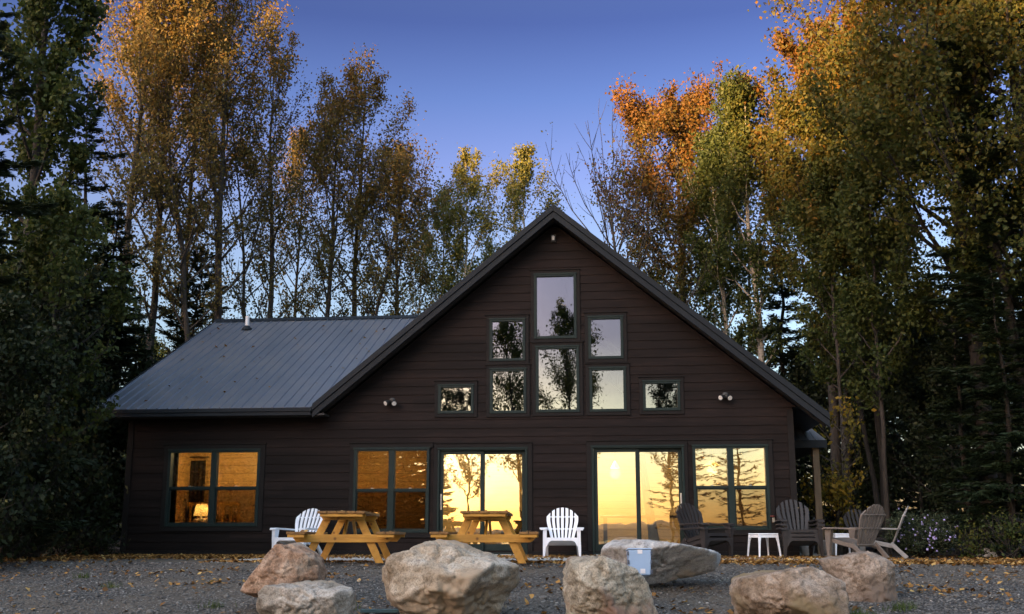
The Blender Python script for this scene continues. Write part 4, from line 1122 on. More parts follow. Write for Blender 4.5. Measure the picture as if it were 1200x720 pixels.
def boulder(outline, d, depth, mat, label, seed, extra=(), rough=1.0, k=70.0, sharp=1.0, tilt=0.30, nf=16):
    """outline: photo-pixel polygon of the stone standing at distance d; becomes a solid with its own depth"""
    pts = np.array([dist(x, y, d) for x, y in outline])
    c = pts.mean(0); 
    X = (pts - c) @ RT; Z = pts[:, 2] - c[2]
    n = len(X); planes = []
    area = sum(X[i] * Z[(i + 1) % n] - X[(i + 1) % n] * Z[i] for i in range(n))
    rg = np.random.default_rng(seed)
    for i in range(n):
        j = (i + 1) % n
        e = np.array([X[j] - X[i], Z[j] - Z[i]]); nr_ = np.array([e[1], -e[0]])
        if area < 0: nr_ = -nr_
        nr_ = nr_ / np.linalg.norm(nr_)
        dd = nr_ @ np.array([X[i], Z[i]])
        if dd < 0.02: continue
        yv = rg.uniform(-.35, .35) * (1 if nr_[1] < .3 else .6)
        v = np.array([nr_[0], yv, nr_[1]]); planes.append((v / np.linalg.norm(v), dd / np.linalg.norm(v)))
    dp = depth / 2
    planes += [(np.array([0, -1, .0]), dp), (np.array([0, 1, .0]), dp)]
    for v, q in extra:
        v = np.array(v, float); planes.append((v / np.linalg.norm(v), q))
    for _ in range(nf):
        v = rg.normal(size=3); v /= np.linalg.norm(v)
        ext = np.sqrt((v[0] * np.ptp(X) / 2) ** 2 + (v[1] * dp) ** 2 + (v[2] * np.ptp(Z) / 2) ** 2)
        if abs(v[1]) > .5: planes.append((v, ext * rg.uniform(.78, .95)))
    bm = bmesh.new(); bmesh.ops.create_icosphere(bm, subdivisions=6, radius=1)
    U_ = np.array([v.co[:] for v in bm.verts]); U_ /= np.linalg.norm(U_, axis=1)[:, None]
    size = float(np.ptp(X))
    Uw = U_ + .05 * np.stack([fbm3(U_, 3.1, seed + 31 + q, 3) for q in range(3)], 1) * rough
    inv = np.zeros(len(U_))
    for v, q in planes:
        inv += np.maximum(Uw @ v / q, 0) ** k
    P = U_ * (inv ** (-1 / k))[:, None]
    disp = fbm3(P / size, 2.4, seed, 3, .5) * .026 * size * rough
    rid = 1 - np.abs(fbm3(P / size, 2.8, seed + 5, 4, .6)) * 3.2
    disp += (np.clip(rid, 0, 1) ** 5) * -.027 * size * rough
    st_ = fbm3(P / size * np.array([1, 1, 2.2]), 3.4, seed + 21, 3, .5) * 4.0
    disp += (np.floor(st_) + smooth(.42, .58, st_ - np.floor(st_))) * .008 * size * rough
    fine = fbm3(P / size, 13, seed + 9, 5, .68) * .020 * size * rough
    P = P + U_ * (disp + fine)[:, None]
    for ax_, T_ in ((0, X), (2, Z)):      # keep the outline's own width and height
        lo_, hi_ = P[:, ax_].min(), P[:, ax_].max()
        P[:, ax_] = T_.min() + (P[:, ax_] - lo_) * np.ptp(T_) / (hi_ - lo_)
    # world: x along RT, y along Fh
    for v, p_ in zip(bm.verts, P): v.co = Vector((p_[0], p_[1], p_[2]))
    me = bpy.data.meshes.new('boulder'); bm.to_mesh(me); bm.free(); me.shade_smooth(); me.materials.append(mat)
    o = bpy.data.objects.new('boulder', me); COL.objects.link(o)
    o.location = c + Fh * (dp * .55); o.rotation_euler = (0, 0, PSI)
    return tag(o, label, 'boulder', 'boulders lined up along the gravel')
RK = {
 'tan': rock_material("reddish tan stone", [(0.32, (0.152, 0.084, 0.050)), (0.5, (0.296, 0.188, 0.124)), (0.68, (0.416, 0.320, 0.240))], (0.352, 0.272, 0.208), .6),
 'grey': rock_material("grey beige stone", [(0.32, (0.200, 0.168, 0.132)), (0.5, (0.336, 0.300, 0.256)), (0.68, (0.432, 0.400, 0.360))], (0.264, 0.216, 0.160), .6),
 'big': rock_material("warm granite", [(0.32, (0.200, 0.148, 0.096)), (0.5, (0.360, 0.300, 0.228)), (0.68, (0.464, 0.416, 0.352))], (0.336, 0.256, 0.176), .65),
 'mid': rock_material("speckled granite", [(0.32, (0.176, 0.148, 0.104)), (0.5, (0.320, 0.280, 0.216)), (0.68, (0.416, 0.384, 0.320))], (0.224, 0.144, 0.108), .7),
 'slab': rock_material("pale granite slab", [(0.32, (0.240, 0.224, 0.200)), (0.5, (0.376, 0.364, 0.352)), (0.68, (0.464, 0.460, 0.456))], (0.336, 0.280, 0.208), .5),
 'brown': rock_material("brown stone", [(0.32, (0.120, 0.084, 0.054)), (0.5, (0.264, 0.200, 0.148)), (0.68, (0.400, 0.336, 0.280))], (0.184, 0.140, 0.080), .6),
 'brown2': rock_material("reddish brown stone", [(0.32, (0.136, 0.100, 0.074)), (0.5, (0.256, 0.200, 0.156)), (0.68, (0.368, 0.312, 0.264))], (0.160, 0.124, 0.100), .6),
}
boulder([(275, 694), (283, 680), (303, 655), (320, 639), (331, 636), (350, 643), (372, 657), (379, 672), (378, 690), (340, 712), (295, 706)], 11.9, .8, RK['tan'], 'reddish tan pointed boulder at the far left of the row', 3, [((-.2, -1, .7), .33), ((.5, -1, .1), .36)])
boulder([(297, 722), (301, 699), (312, 686), (330, 682), (372, 684), (405, 690), (414, 700), (412, 716), (400, 742), (310, 742)], 10.5, .8, RK['grey'], 'low flat topped grey boulder in front of the reddish tan one', 7, [((.1, -1, .9), .30)])
boulder([(442, 664), (450, 654), (487, 636), (510, 632), (535, 638), (578, 650), (606, 660), (610, 682), (592, 712), (566, 748), (480, 748), (455, 716), (445, 690)], 10.6, 1.2, RK['big'], 'largest boulder, warm granite block standing below both picnic tables', 12, [((0, -1, 1.3), .42), ((-.5, -1, .15), .55), ((.75, -1, -.1), .66)])
boulder([(661, 700), (663, 674), (670, 658), (686, 651), (712, 651), (742, 664), (760, 686), (766, 702), (778, 745), (668, 745)], 10.4, .9, RK['mid'], 'speckled grey and rust boulder in front of the pale slab with the blue box', 22, [((.55, -1, .1), .36), ((-.3, -1, .5), .40)])
boulder([(706, 648), (718, 637), (738, 632), (762, 635), (800, 639), (846, 642), (857, 647), (860, 664), (852, 682), (745, 694), (715, 684)], 12.7, 1.3, RK['slab'], 'long pale flat boulder with a dark undercut side, behind the blue plastic box', 31, [((.30, -1, -1.25), .17), ((0, -1, .9), .40)], rough=.7)
boulder([(862, 700), (868, 684), (878, 670), (896, 666), (930, 668), (950, 664), (972, 676), (992, 688), (997, 715), (985, 745), (880, 745)], 10.5, .95, RK['brown'], 'rough brown boulder at the bottom edge right of the pale slab', 45, [((-.7, -1, .05), .40), ((.25, -1, .7), .38)])
boulder([(964, 662), (966, 650), (985, 646), (1008, 647), (1024, 653), (1036, 651), (1048, 653), (1056, 680), (1060, 712), (1020, 716), (985, 700)], 12.2, .8, RK['brown2'], 'reddish brown blocky boulder at the right end of the row', 52, [((.85, -1, 0), .42), ((-.3, -1, .3), .36)])
p = dist(1155, 646, 20.0)
boulder([(1146, 656), (1148, 646), (1156, 642), (1166, 646), (1170, 656)], 20.0, .35, RK['grey'], 'small grey stone at the forest edge right of the flowering shrub', 61)

# pale blue storage box leaning between two boulders
bx = dist(749, 659, 11.75)
box = empty('storage_box', (bx[0], bx[1], bx[2]), PSI, 'pale blue plastic storage box with white labels leaning on the long pale boulder', 'storage box')
box.rotation_euler = (R_(-8), 0, PSI + R_(2))
bb = MB()
for (z0, w0, d0), (z1, w1, d1) in zip([(-.15, .115, .055), (.10, .130, .07)], [(.10, .130, .07), (.128, .130, .07)]):
    bb.add([(-w0, -d0, z0), (w0, -d0, z0), (w0, d0, z0), (-w0, d0, z0), (-w1, -d1, z1), (w1, -d1, z1), (w1, d1, z1), (-w1, d1, z1)], [(0, 1, 5, 4), (1, 2, 6, 5), (2, 3, 7, 6), (3, 0, 4, 7)] + ([(3, 2, 1, 0)] if z0 < 0 else [(4, 5, 6, 7)]))
bb.build('box_body', M['tote'], box, bevel=.012, seg=3)
MB().span(-.138, .138, -.076, .076, .129, .146).build('lid', M['tote'], box, bevel=.008, seg=3)
MB().add([(-.025, -.0725, .085), (.03, -.0725, .085), (.03, -.0755, .128), (-.025, -.0755, .128)], [(0, 1, 2, 3)]).build('paper_label', M['paper'], box)
MB().add([(.0, -.0605, -.13), (.055, -.0605, -.13), (.055, -.0665, -.08), (.0, -.0665, -.08)], [(0, 1, 2, 3)]).build('paper_label', M['paper'], box)
for sx in (-1, 1):
    for z_ in (.09, -.005, -.115):
        if z_ < -.1 and sx < 0: continue
        MB().box((sx * (.128 + .02 * z_), -.06, z_), (.018, .03, .045)).build('latch', M['tote_dark'], box, bevel=.004)
# teal board lying on the gravel
tb = dist(446, 697, 11.6); 
t_ = MB().box((0, 0, .025), (.42, .10, .035)).build('board', M['teal'], None, bevel=.004)
t_.location = (tb[0], tb[1], float(gz(tb[0], tb[1])) + .01); t_.rotation_euler = (0, 0, R_(4)); tag(t_, 'short dark teal board lying on gravel left of the largest boulder', 'board')

# ------------------------------------------------------------------ gravel stones, fallen leaves, grass
def ico():
    bm = bmesh.new(); bmesh.ops.create_icosphere(bm, subdivisions=1, radius=1)
    v = np.array([q.co[:] for q in bm.verts]); f = np.array([[q.index for q in t.verts] for t in bm.faces]); bm.free(); return v, f
IV, IF = ico()
def scatter_stones(n):
    out = []; 
    d = rng.uniform(8.5, 17.0, n * 3); px = rng.uniform(-60, 1260, n * 3)
    r = np.stack([FW * FPX + RT * (x - 600) - UP * (628 - CYP) for x in px]); 
    P = CAM + r * (d / (r @ Fh))[:, None]
    le_, ri_ = clearing_edges(P[:, 1])
    ok = (P[:, 1] < SLAB_Y - .15) & (P[:, 0] > le_ - .5) & (P[:, 0] < ri_ + .5)
    P = P[ok][:n]; n = len(P)
    s = np.clip(rng.lognormal(math.log(.0105), .42, n), .005, .045)
    ang = rng.uniform(0, 2 * PI, n); sc = np.stack([s * rng.uniform(.8, 1.5, n), s * rng.uniform(.7, 1.1, n), s * rng.uniform(.4, .8, n)], 1)
    V = IV[None] * (1 + rng.normal(0, .13, (n, len(IV), 1))) * sc[:, None]
    c, s_ = np.cos(ang)[:, None], np.sin(ang)[:, None]
    x = V[..., 0] * c - V[..., 1] * s_; y = V[..., 0] * s_ + V[..., 1] * c
    z = V[..., 2]
    V = np.stack([x + P[:, 0:1], y + P[:, 1:2], z + (gz(P[:, 0], P[:, 1]) + sc[:, 2] * .3)[:, None]], -1).reshape(-1, 3)
    F_ = (IF[None] + (np.arange(n) * len(IV))[:, None, None]).reshape(-1, 3)
    tone = np.repeat(np.clip(rng.normal(.45, .22, n), 0, 1) ** 1.0, len(IF))
    o = np_mesh('gravel_stones', V, F_, 3, M['stone'], tone=tone)
    tag(o, 'loose grey crushed stones scattered over the gravel yard', 'gravel', kind='stuff')
scatter_stones(32000)

def leaf_quads(P, size, tilt=0.35, tone=None, name='fallen_leaves', mat=None, parent=None, aspect=.7):
    n = len(P)
    a = rng.uniform(0, 2 * PI, n); tx, ty = rng.normal(0, tilt, n), rng.normal(0, tilt, n)
    u = np.stack([np.cos(a), np.sin(a), tx], 1); w = np.stack([-np.sin(a), np.cos(a), ty], 1)
    s = size * rng.uniform(.6, 1.3, n)
    lift = np.stack([np.zeros(n), np.zeros(n), np.abs(rng.normal(0, .22, n))], 1) * s[:, None]
    V = np.stack([P - u * s[:, None], P - w * (s * aspect)[:, None] + lift, P + u * s[:, None], P + w * (s * aspect)[:, None] + lift], 1).reshape(-1, 3)
    F_ = np.arange(n * 4).reshape(-1, 4)
    return np_mesh(name, V, F_, 4, mat or LEAF['fallen'], tone=rng.beta(1.6, 1.6, n) if tone is None else tone)
def fallen():
    Ps = []
    def add(x, y, z=None):
        z = gz(x, y) + .012 if z is None else z
        Ps.append(np.stack([x, y, z + rng.uniform(0, .012, len(x))], 1))
    # on the patio, drifting against the wall
    n = 4200; x = rng.uniform(-5.3, 6.3, n); y = -np.abs(rng.normal(0, 1.3, n)) - .06; ok = y > SLAB_Y + .05
    add(x[ok], y[ok], np.full(ok.sum(), .006))
    n = 2600; x = rng.uniform(-.5, 8.0, n); y = SLAB_Y + .15 - np.abs(rng.normal(0, .22, n)); add(x, y, np.where(y > SLAB_Y, .008, gz(x, y) + .012))
    n = 2300; x = rng.uniform(.8, 8.2, n); y = rng.normal(SLAB_Y + .9, .6, n); add(x, y, np.where((y > SLAB_Y) & (x < 6.4), .008, gz(x, y) + .012))
    n = 900; x = rng.uniform(-5.3, -.5, n); y = SLAB_Y + .05 - np.abs(rng.normal(0, .15, n)); add(x, y, np.where(y > SLAB_Y, .008, gz(x, y) + .012))
    # foot of the wing wall: deep yellow drift
    n = 12000; x = rng.uniform(-9.8, -5.3, n); y = -np.abs(rng.normal(0, 1.1, n)) - .03; add(x, y)
    # forest edge left and right
    n = 6500; x = rng.normal(-9.6, .9, n); y = rng.uniform(-11, 1.0, n); add(x, y)
    n = 4200; x = rng.normal(8.9, 1.1, n); y = rng.uniform(-9, 0.5, n); add(x, y)
    # loose ones all over
    n = 3000; x = rng.uniform(-9, 9, n); y = rng.uniform(-14, SLAB_Y, n)
    keep = vnoise(x, y, .9, 31) + rng.normal(0, .18, n) > .02; add(x[keep], y[keep])
    for _ in range(26):
        cx, cy = rng.uniform(-8.5, 8.5), rng.uniform(-12, -6); k = rng.integers(15, 60)
        add(rng.normal(cx, .35, k), rng.normal(cy, .16, k))
    for t_ in (pic, pic2):
        for x0_, x1_, z_, k in ((-.34, .34, .777, 12), (.55, .78, .471, 5), (-.78, -.55, .471, 5)):
            c_, s_ = math.cos(t_.rotation_euler.z), math.sin(t_.rotation_euler.z)
            u_, v_ = rng.uniform(x0_, x1_, k), rng.uniform(-1.1, 1.1, k)
            add(t_.location.x + c_ * u_ - s_ * v_, t_.location.y + s_ * u_ + c_ * v_, np.full(k, z_))
    P = np.concatenate(Ps)
    o = leaf_quads(P, .036)
    tag(o, 'dry yellow and brown leaves fallen over gravel and patio', 'leaves', kind='stuff')
    # few on the wing roof
fallen()
n = 60
x = rng.uniform(WX0 + .3, -3.5, n); y = rng.uniform(YF + .2, RY - .3, n); z = EZ + (y - YF) * sl2 + .03
ok = z > AZ - SL * np.abs(x - AX) + .05
o = leaf_quads(np.stack([x, y, z], 1)[ok], .045, name='roof_leaves'); tag(o, 'dry leaves lying on the grey metal wing roof', 'leaves', kind='stuff')

def grass_tufts():
    V, F_, T = [], [], []
    spots = [dist(px, 690, d)[:2] for px, d in ((1000, 11.3), (1008, 11.2), (636, 10.6), (630, 10.5), (645, 10.5), (1052, 11.5), (1060, 11.6), (250, 12.4), (330, 12.6), (410, 11.9), (690, 10.2), (130, 14), (95, 15))]
    k = 0
    for sx, sy in spots:
        for _ in range(70):
            x, y = sx + rng.normal(0, .07), sy + rng.normal(0, .05); z = float(gz(x, y)); h = rng.uniform(.04, .12); a_ = rng.uniform(0, 2 * PI); w = .004
            dx, dy = rng.normal(0, .03, 2)
            V += [(x - w * math.cos(a_), y - w * math.sin(a_), z), (x + w * math.cos(a_), y + w * math.sin(a_), z), (x + dx, y + dy, z + h)]
            F_.append((k, k + 1, k + 2)); k += 3; T.append(rng.uniform())
    tag(np_mesh('grass', V, F_, 3, LEAF['grass'], tone=T), 'small green grass tufts growing between the boulders', 'grass', kind='stuff')
grass_tufts()
# ------------------------------------------------------------------ trees
TOPW = 1.3
class TreeBuf:
    def __init__(s): s.v, s.f, s.n = [], [], 0
    def tube(s, pts, rad, k):
        pts = np.asarray(pts, float); m = len(pts)
        d = np.gradient(pts, axis=0); d /= np.linalg.norm(d, axis=1)[:, None] + 1e-9
        ref = np.array([1.0, 0, 0]) if abs(d[0, 0]) < .8 else np.array([0, 1.0, 0])
        x = ref - d * (d @ ref)[:, None]; x /= np.linalg.norm(x, axis=1)[:, None] + 1e-9; y = np.cross(d, x)
        a = np.arange(k) * 2 * PI / k
        V = pts[:, None] + (x[:, None] * np.cos(a)[None, :, None] + y[:, None] * np.sin(a)[None, :, None]) * np.asarray(rad)[:, None, None]
        s.v.append(V.reshape(-1, 3))
        i = np.arange(m - 1)[:, None] * k; j = np.arange(k)[None]; jn = (j + 1) % k
        s.f.append(np.stack([i + j, i + jn, i + k + jn, i + k + j], -1).reshape(-1, 4) + s.n); s.n += m * k
    def get(s): return np.concatenate(s.v), np.concatenate(s.f)

def unit(v): return v / (np.linalg.norm(v) + 1e-9)
def hardwood(seed, H, cb, cr, leaves, lsize, trunk_r, up=(62, 22), nprim=34, nsec=6, prof='oval', lean=(0, 0), topbias=0.3, forks=0, spread=.16, twig=True, wander=.035, keep=1.0, curl=.35):
    """returns (trunk verts, faces, leaf verts, leaf faces, tone): trunk with limbs, crown of separate leaves"""
    r = np.random.default_rng(seed); tb = TreeBuf(); LP = []
    def trunk_line(base, h, lean_, rad0, z0=0):
        n = 13; t = np.linspace(0, 1, n)
        w = np.cumsum(r.normal(0, wander * H / n, (n, 2)), 0)
        p = np.stack([base[0] + lean_[0] * h * t ** 1.3 + w[:, 0], base[1] + lean_[1] * h * t ** 1.3 + w[:, 1], z0 + h * t], 1)
        rad = rad0 * (1 - t) ** .8 + rad0 * .06; rad[0] *= 1.35
        return p, rad
    trunks = [trunk_line((0, 0), H, lean, trunk_r, -.1)]
    for k in range(forks):
        a = r.uniform(0, 2 * PI)
        trunks.append(trunk_line((.15 * math.cos(a), .15 * math.sin(a)), H * r.uniform(.72, .95), (lean[0] + .16 * math.cos(a), lean[1] + .16 * math.sin(a)), trunk_r * .75, -.1))
    for tp, tr in trunks:
        tb.tube(tp, tr, 8)
        h = tp[-1, 2]
        ga = r.uniform(0, 2 * PI); npr = int(nprim / len(trunks) ** .6)
        for i in range(npr):
            t = cb + (0.985 - cb) * ((i + r.uniform(0, 1)) / npr); u = (t - cb) / (1 - cb)
            if prof == 'oval': pf = max(.12, math.sin(PI * min(1, .12 + .86 * u)) ** .7)
            elif prof == 'top': pf = max(.15, math.sin(PI * (u ** 1.35 * .86 + .08)) ** .8)
            elif prof == 'col': pf = .55 + .45 * math.sin(PI * u) if u < .8 else max(.15, (1 - u) * 3.4)
            else: pf = max(.1, 1 - u)
            ga += 2.4 + r.normal(0, .35)
            base = np.array([np.interp(t, np.linspace(0, 1, len(tp)), tp[:, k]) for k in range(3)])
            L = cr * pf * r.uniform(.65, 1.12)
            th = R_(up[0] + (up[1] - up[0]) * u + r.normal(0, 7))
            hd = np.array([math.cos(ga), math.sin(ga), 0])
            m = 6; s = np.linspace(0, 1, m)
            side = np.array([-hd[1], hd[0], 0]) * r.normal(0, .12)
            pts = base + (hd * math.sin(th) + side)[None] * (L * s)[:, None] + np.array([0, 0, 1.0])[None] * (L * (math.cos(th) * s + curl * s ** 2))[:, None]
            pts += np.cumsum(r.normal(0, .02 * L, (m, 3)), 0)
            rb = max(.012, np.interp(t, np.linspace(0, 1, len(tr)), tr) * .42)
            tb.tube(pts, rb * (1 - s) ** .9 + .006, 5)
            LP.append((pts[2:], L * .10, .6))
            for j in range(nsec):
                q = r.uniform(.25, 1); b2 = np.array([np.interp(q, s, pts[:, k]) for k in range(3)])
                pd = unit(pts[min(m - 1, int(q * (m - 1)) + 1)] - pts[int(q * (m - 1)) if q < .99 else m - 2])
                dv = unit(pd + r.normal(0, .55, 3) + np.array([0, 0, .22])); L2 = max(.3, L * r.uniform(.22, .5) * (1.15 - .5 * q))
                s2 = np.linspace(0, 1, 4); p2 = b2 + dv * (L2 * s2)[:, None] + np.array([0, 0, .18]) * (L2 * s2 ** 2)[:, None]
                if twig: tb.tube(p2, rb * .32 * (1 - s2) + .0045, 3)
                LP.append((p2, L2 * spread + .05, L2))
    tv, tf = tb.get()
    if H > 4: leaves = int(leaves * 1.9); lsize *= .68
    if leaves <= 0: return tv, tf, None, None, None
    wts = np.array([w * (.30 + max(0, p_[-1][2] / H - cb * .6)) ** TOPW for p_, _, w in LP]); wts = wts * np.exp(r.normal(0, .6, len(wts))); 
    cnt = r.multinomial(leaves, wts / wts.sum())
    C = []
    for (pts, sp, _), c in zip(LP, cnt):
        if c == 0: continue
        q = r.uniform(.1, 1.05, c) * (len(pts) - 1); i = np.clip(q.astype(int), 0, len(pts) - 2); f = (q - i)[:, None]
        C.append(pts[i] * (1 - f) + pts[i + 1] * f + r.normal(0, sp, (c, 3)))
    C = np.concatenate(C); C = C[C[:, 2] > cb * H * .55]
    n = len(C)
    nv = r.normal(size=(n, 3)); nv[:, 2] = np.abs(nv[:, 2]) * .7; nv /= np.linalg.norm(nv, axis=1)[:, None]
    a = np.cross(nv, r.normal(size=(n, 3))); a /= np.linalg.norm(a, axis=1)[:, None]; b = np.cross(nv, a)
    sz = (lsize * r.uniform(.55, 1.3, n))[:, None]
    V = np.stack([C - a * sz, C - b * sz * .62 + nv * sz * .15, C + a * sz, C + b * sz * .62 + nv * sz * .15], 1).reshape(-1, 3)
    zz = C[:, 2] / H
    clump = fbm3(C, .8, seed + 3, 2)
    tone = np.clip(.42 + r.normal(0, .17, n) + clump * .35 + topbias * (zz - .65) * 1.6, 0, 1)  # higher leaves tinted orange, for low sunlight as well as turning leaves
    return tv, tf, V, np.arange(n * 4).reshape(-1, 4), tone

def conifer(seed, H, br, sprays, trunk_r, cb=.06, droop=.28, ssize=.16, ragged=.25, upturn=0.0, power=1.0):
    r = np.random.default_rng(seed); tb = TreeBuf(); LP = []
    n = 12; t = np.linspace(0, 1, n); w = np.cumsum(r.normal(0, .006 * H, (n, 2)), 0)
    tp = np.stack([w[:, 0], w[:, 1], -.1 + (H + .1) * t], 1); tb.tube(tp, trunk_r * (1 - t) + .012, 8)
    z = cb * H; ga = 0
    while z < H * .985:
        u = (z - cb * H) / (H * (1 - cb)); k = r.integers(3, 6)
        for _ in range(k):
            ga += 2 * PI / k + r.normal(0, .4)
            L = br * (1 - u) ** power * r.uniform(1 - ragged * 1.6, 1 + ragged) + .12
            if r.uniform() < .07: continue
            base = np.array([np.interp(z / H, t, tp[:, 0]), np.interp(z / H, t, tp[:, 1]), z + r.normal(0, .08)])
            hd = np.array([math.cos(ga), math.sin(ga), 0]); s = np.linspace(0, 1, 5)
            pts = base + hd * (L * s)[:, None] + np.array([0, 0, 1.0]) * (L * ((.25 * u) * s - droop * (1 - u * .6) * s ** 1.4 + (.12 + upturn) * s ** 3))[:, None]
            tb.tube(pts, trunk_r * .22 * (1 - u * .7) * (1 - s) + .006, 4)
            LP.append((pts, L))
        z += H * .028 * r.uniform(.7, 1.3)
    wts = np.array([L ** 1.3 for _, L in LP]); cnt = r.multinomial(sprays, wts / wts.sum())
    C, D = [], []
    for (pts, L), c in zip(LP, cnt):
        if not c: continue
        q = (r.uniform(.08, 1, c) ** .75) * 4; i = np.clip(q.astype(int), 0, 3); f = (q - i)[:, None]
        cc = pts[i] * (1 - f) + pts[i + 1] * f
        dr = unit(pts[-1] - pts[0]); sd = np.array([-dr[1], dr[0], 0]); off = r.normal(0, .16 * L * (1 - q / 5.2), c)
        cc = cc + sd[None] * off[:, None] + r.normal(0, .035, (c, 3)) - np.array([0, 0, 1])[None] * np.abs(off)[:, None] * .25
        dd = dr[None] + sd[None] * np.sign(off)[:, None] * r.uniform(.3, 1.1, c)[:, None] + r.normal(0, .25, (c, 3)); dd[:, 2] -= .15
        C.append(cc); D.append(dd / np.linalg.norm(dd, axis=1)[:, None])
    C = np.concatenate(C); D = np.concatenate(D); n = len(C)
    nv = np.cross(D, np.cross(np.array([0, 0, 1.0]), D) + r.normal(0, .5, (n, 3))); nv /= np.linalg.norm(nv, axis=1)[:, None] + 1e-9
    b = np.cross(nv, D); sz = (ssize * r.uniform(.6, 1.4, n))[:, None]
    V = np.stack([C - D * sz * .5, C - b * sz * .17, C + D * sz, C + b * sz * .17], 1).reshape(-1, 3)
    tone = np.clip(r.normal(.4, .2, n) + fbm3(C, .9, seed + 3, 2) * .3, 0, 1)
    tv, tf = tb.get()
    return tv, tf, V, np.arange(n * 4).reshape(-1, 4), tone

def plant(name, cat, label, data, bark, leafmat, loc, rz=0.0, group=None, scale=1.0):
    tv, tf, lv, lf, tone = data
    root = empty(name, loc, rz, label, cat, group); root.scale = (scale, scale, scale)
    np_mesh('trunk', tv, tf, 4, BARK[bark], root, smooth=True)
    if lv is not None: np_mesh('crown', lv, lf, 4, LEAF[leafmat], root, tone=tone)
    return root
def again(root, loc, rz, label, scale, group=None, sz=None):
    c = copy_tree(root); c.location = loc; c.rotation_euler = (0, 0, rz); c.scale = (scale, scale, sz or scale); tag(c, label, None, group); return c
def at(px, Y):
    """standing point on the ground at photo column px and depth y = Y"""
    p_ = fac(px, 628, Y); return (float(p_[0]), float(Y), float(gz(p_[0], Y)) - .02)
def top(px, py, Y):
    return float(fac(px, py, Y)[2] - gz(fac(px, 628, Y)[0], Y))

# ---- left side
DENS = 1.05
AG, BG, CG = 'aspens left of the gable', 'slim birches beyond the roof', 'dark conifers at the forest edge'
def aspen(seed, px, Y, toppy, label, cr=2.3, leaves=7500, cb=.34, tr=.15, mat='aspen', forks=0, lean=(0, 0), tb_=.45, keep=1, lsize=.095, group=AG, prof='top', bark='grey', name='aspen_tree', spread=.16, up=(54, 24)):
    H = top(px, toppy, Y)
    leaves = int(leaves * DENS); lsize *= .84; cr *= 1.28
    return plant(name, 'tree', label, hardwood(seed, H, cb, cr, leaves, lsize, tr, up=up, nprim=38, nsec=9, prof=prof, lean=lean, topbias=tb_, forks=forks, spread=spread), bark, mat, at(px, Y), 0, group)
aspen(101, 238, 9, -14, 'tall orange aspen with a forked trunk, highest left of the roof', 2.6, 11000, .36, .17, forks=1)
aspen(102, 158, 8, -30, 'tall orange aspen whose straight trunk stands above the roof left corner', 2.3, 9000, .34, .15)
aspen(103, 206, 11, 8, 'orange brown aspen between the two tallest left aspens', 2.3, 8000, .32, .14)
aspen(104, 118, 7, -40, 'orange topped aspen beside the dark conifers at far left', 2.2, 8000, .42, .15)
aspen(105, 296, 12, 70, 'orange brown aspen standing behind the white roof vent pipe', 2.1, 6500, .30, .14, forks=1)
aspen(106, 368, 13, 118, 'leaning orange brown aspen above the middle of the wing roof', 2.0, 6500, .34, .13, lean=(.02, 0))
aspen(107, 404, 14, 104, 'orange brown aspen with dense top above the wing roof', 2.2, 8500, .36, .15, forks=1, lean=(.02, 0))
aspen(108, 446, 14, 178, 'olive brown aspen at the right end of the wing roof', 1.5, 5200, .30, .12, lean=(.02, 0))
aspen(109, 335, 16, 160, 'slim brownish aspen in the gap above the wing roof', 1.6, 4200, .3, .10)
aspen(121, 513, 16, 222, 'pale trunked birch standing left of the other two slim birches', 1.3, 3400, .22, .08, mat='birch', tb_=.2, group=BG, prof='col', bark='birch', name='birch_tree')
aspen(122, 548, 15, 178, 'middle slim birch with yellow green leaves beyond the gable', 1.6, 6500, .22, .09, mat='birch', tb_=.3, group=BG, prof='col', bark='birch', name='birch_tree')
aspen(123, 612, 15, 172, 'slim birch with yellow green leaves nearest the gable peak', 1.5, 5600, .22, .09, mat='birch', tb_=.3, group=BG, prof='col', bark='birch', name='birch_tree')
aspen(124, 575, 18, 285, 'low thin birch half hidden by the left gable slope', 1.3, 2400, .2, .07, mat='birch', tb_=.1, group=BG, prof='col', bark='birch', name='birch_tree')
aspen(125, 484, 19, 260, 'thin leaning birch over the end of the wing roof', 1.4, 2600, .2, .07, mat='birch', tb_=.1, group=BG, prof='col', bark='birch', name='birch_tree', lean=(.05, 0))
sp = plant('spruce_tree', 'tree', 'dark spruce with a narrow tip left of the cabin roof', conifer(201, top(106, 232, 4), 1.9, 24000, .12, ssize=.12), 'dark', 'needle', at(106, 4), 0, CG)
again(sp, at(60, -.2), 2.0, 'dark spruce between the hemlock and the narrow tipped spruce', .62, CG)
again(sp, at(150, 10), 4.0, 'dark spruce directly behind the left end of the wing roof', .86, CG)
again(sp, at(190, 14), 1.0, 'dark spruce rising behind the wing roof left of the small pine', .78, CG)
pine = plant('pine_tree', 'tree', 'small open pine with long drooping boughs above the wing roof left end', conifer(203, top(214, 285, 9), 2.0, 11000, .10, cb=.25, droop=.12, ssize=.17, ragged=.5, upturn=.2, power=.75), 'dark', 'needle', at(214, 9.5), 0, CG)
hem = plant('hemlock_tree', 'tree', 'tall dark hemlock behind the dark leafy tree at the left edge', conifer(205, 16.5, 2.5, 42000, .19, droop=.22, ssize=.15, ragged=.35, power=.55), 'dark', 'needle', at(48, 2.5), 0, CG, .74)
plant('dark_hardwood_tree', 'tree', 'tall dark leafy tree filling the upper left corner', hardwood(207, 15.5, .16, 1.9, 15000, .10, .14, up=(68, 25), nprim=46, nsec=8, topbias=.05), 'dark', 'green', at(-4, -1.2), 0)
again(hem, at(-20, -4.5), 2.2, 'dark hemlock at the left picture edge closest to the gravel', .6, CG)
again(hem, at(88, 7), 3.9, 'dark hemlock just left of the cabin wall', .52, CG)
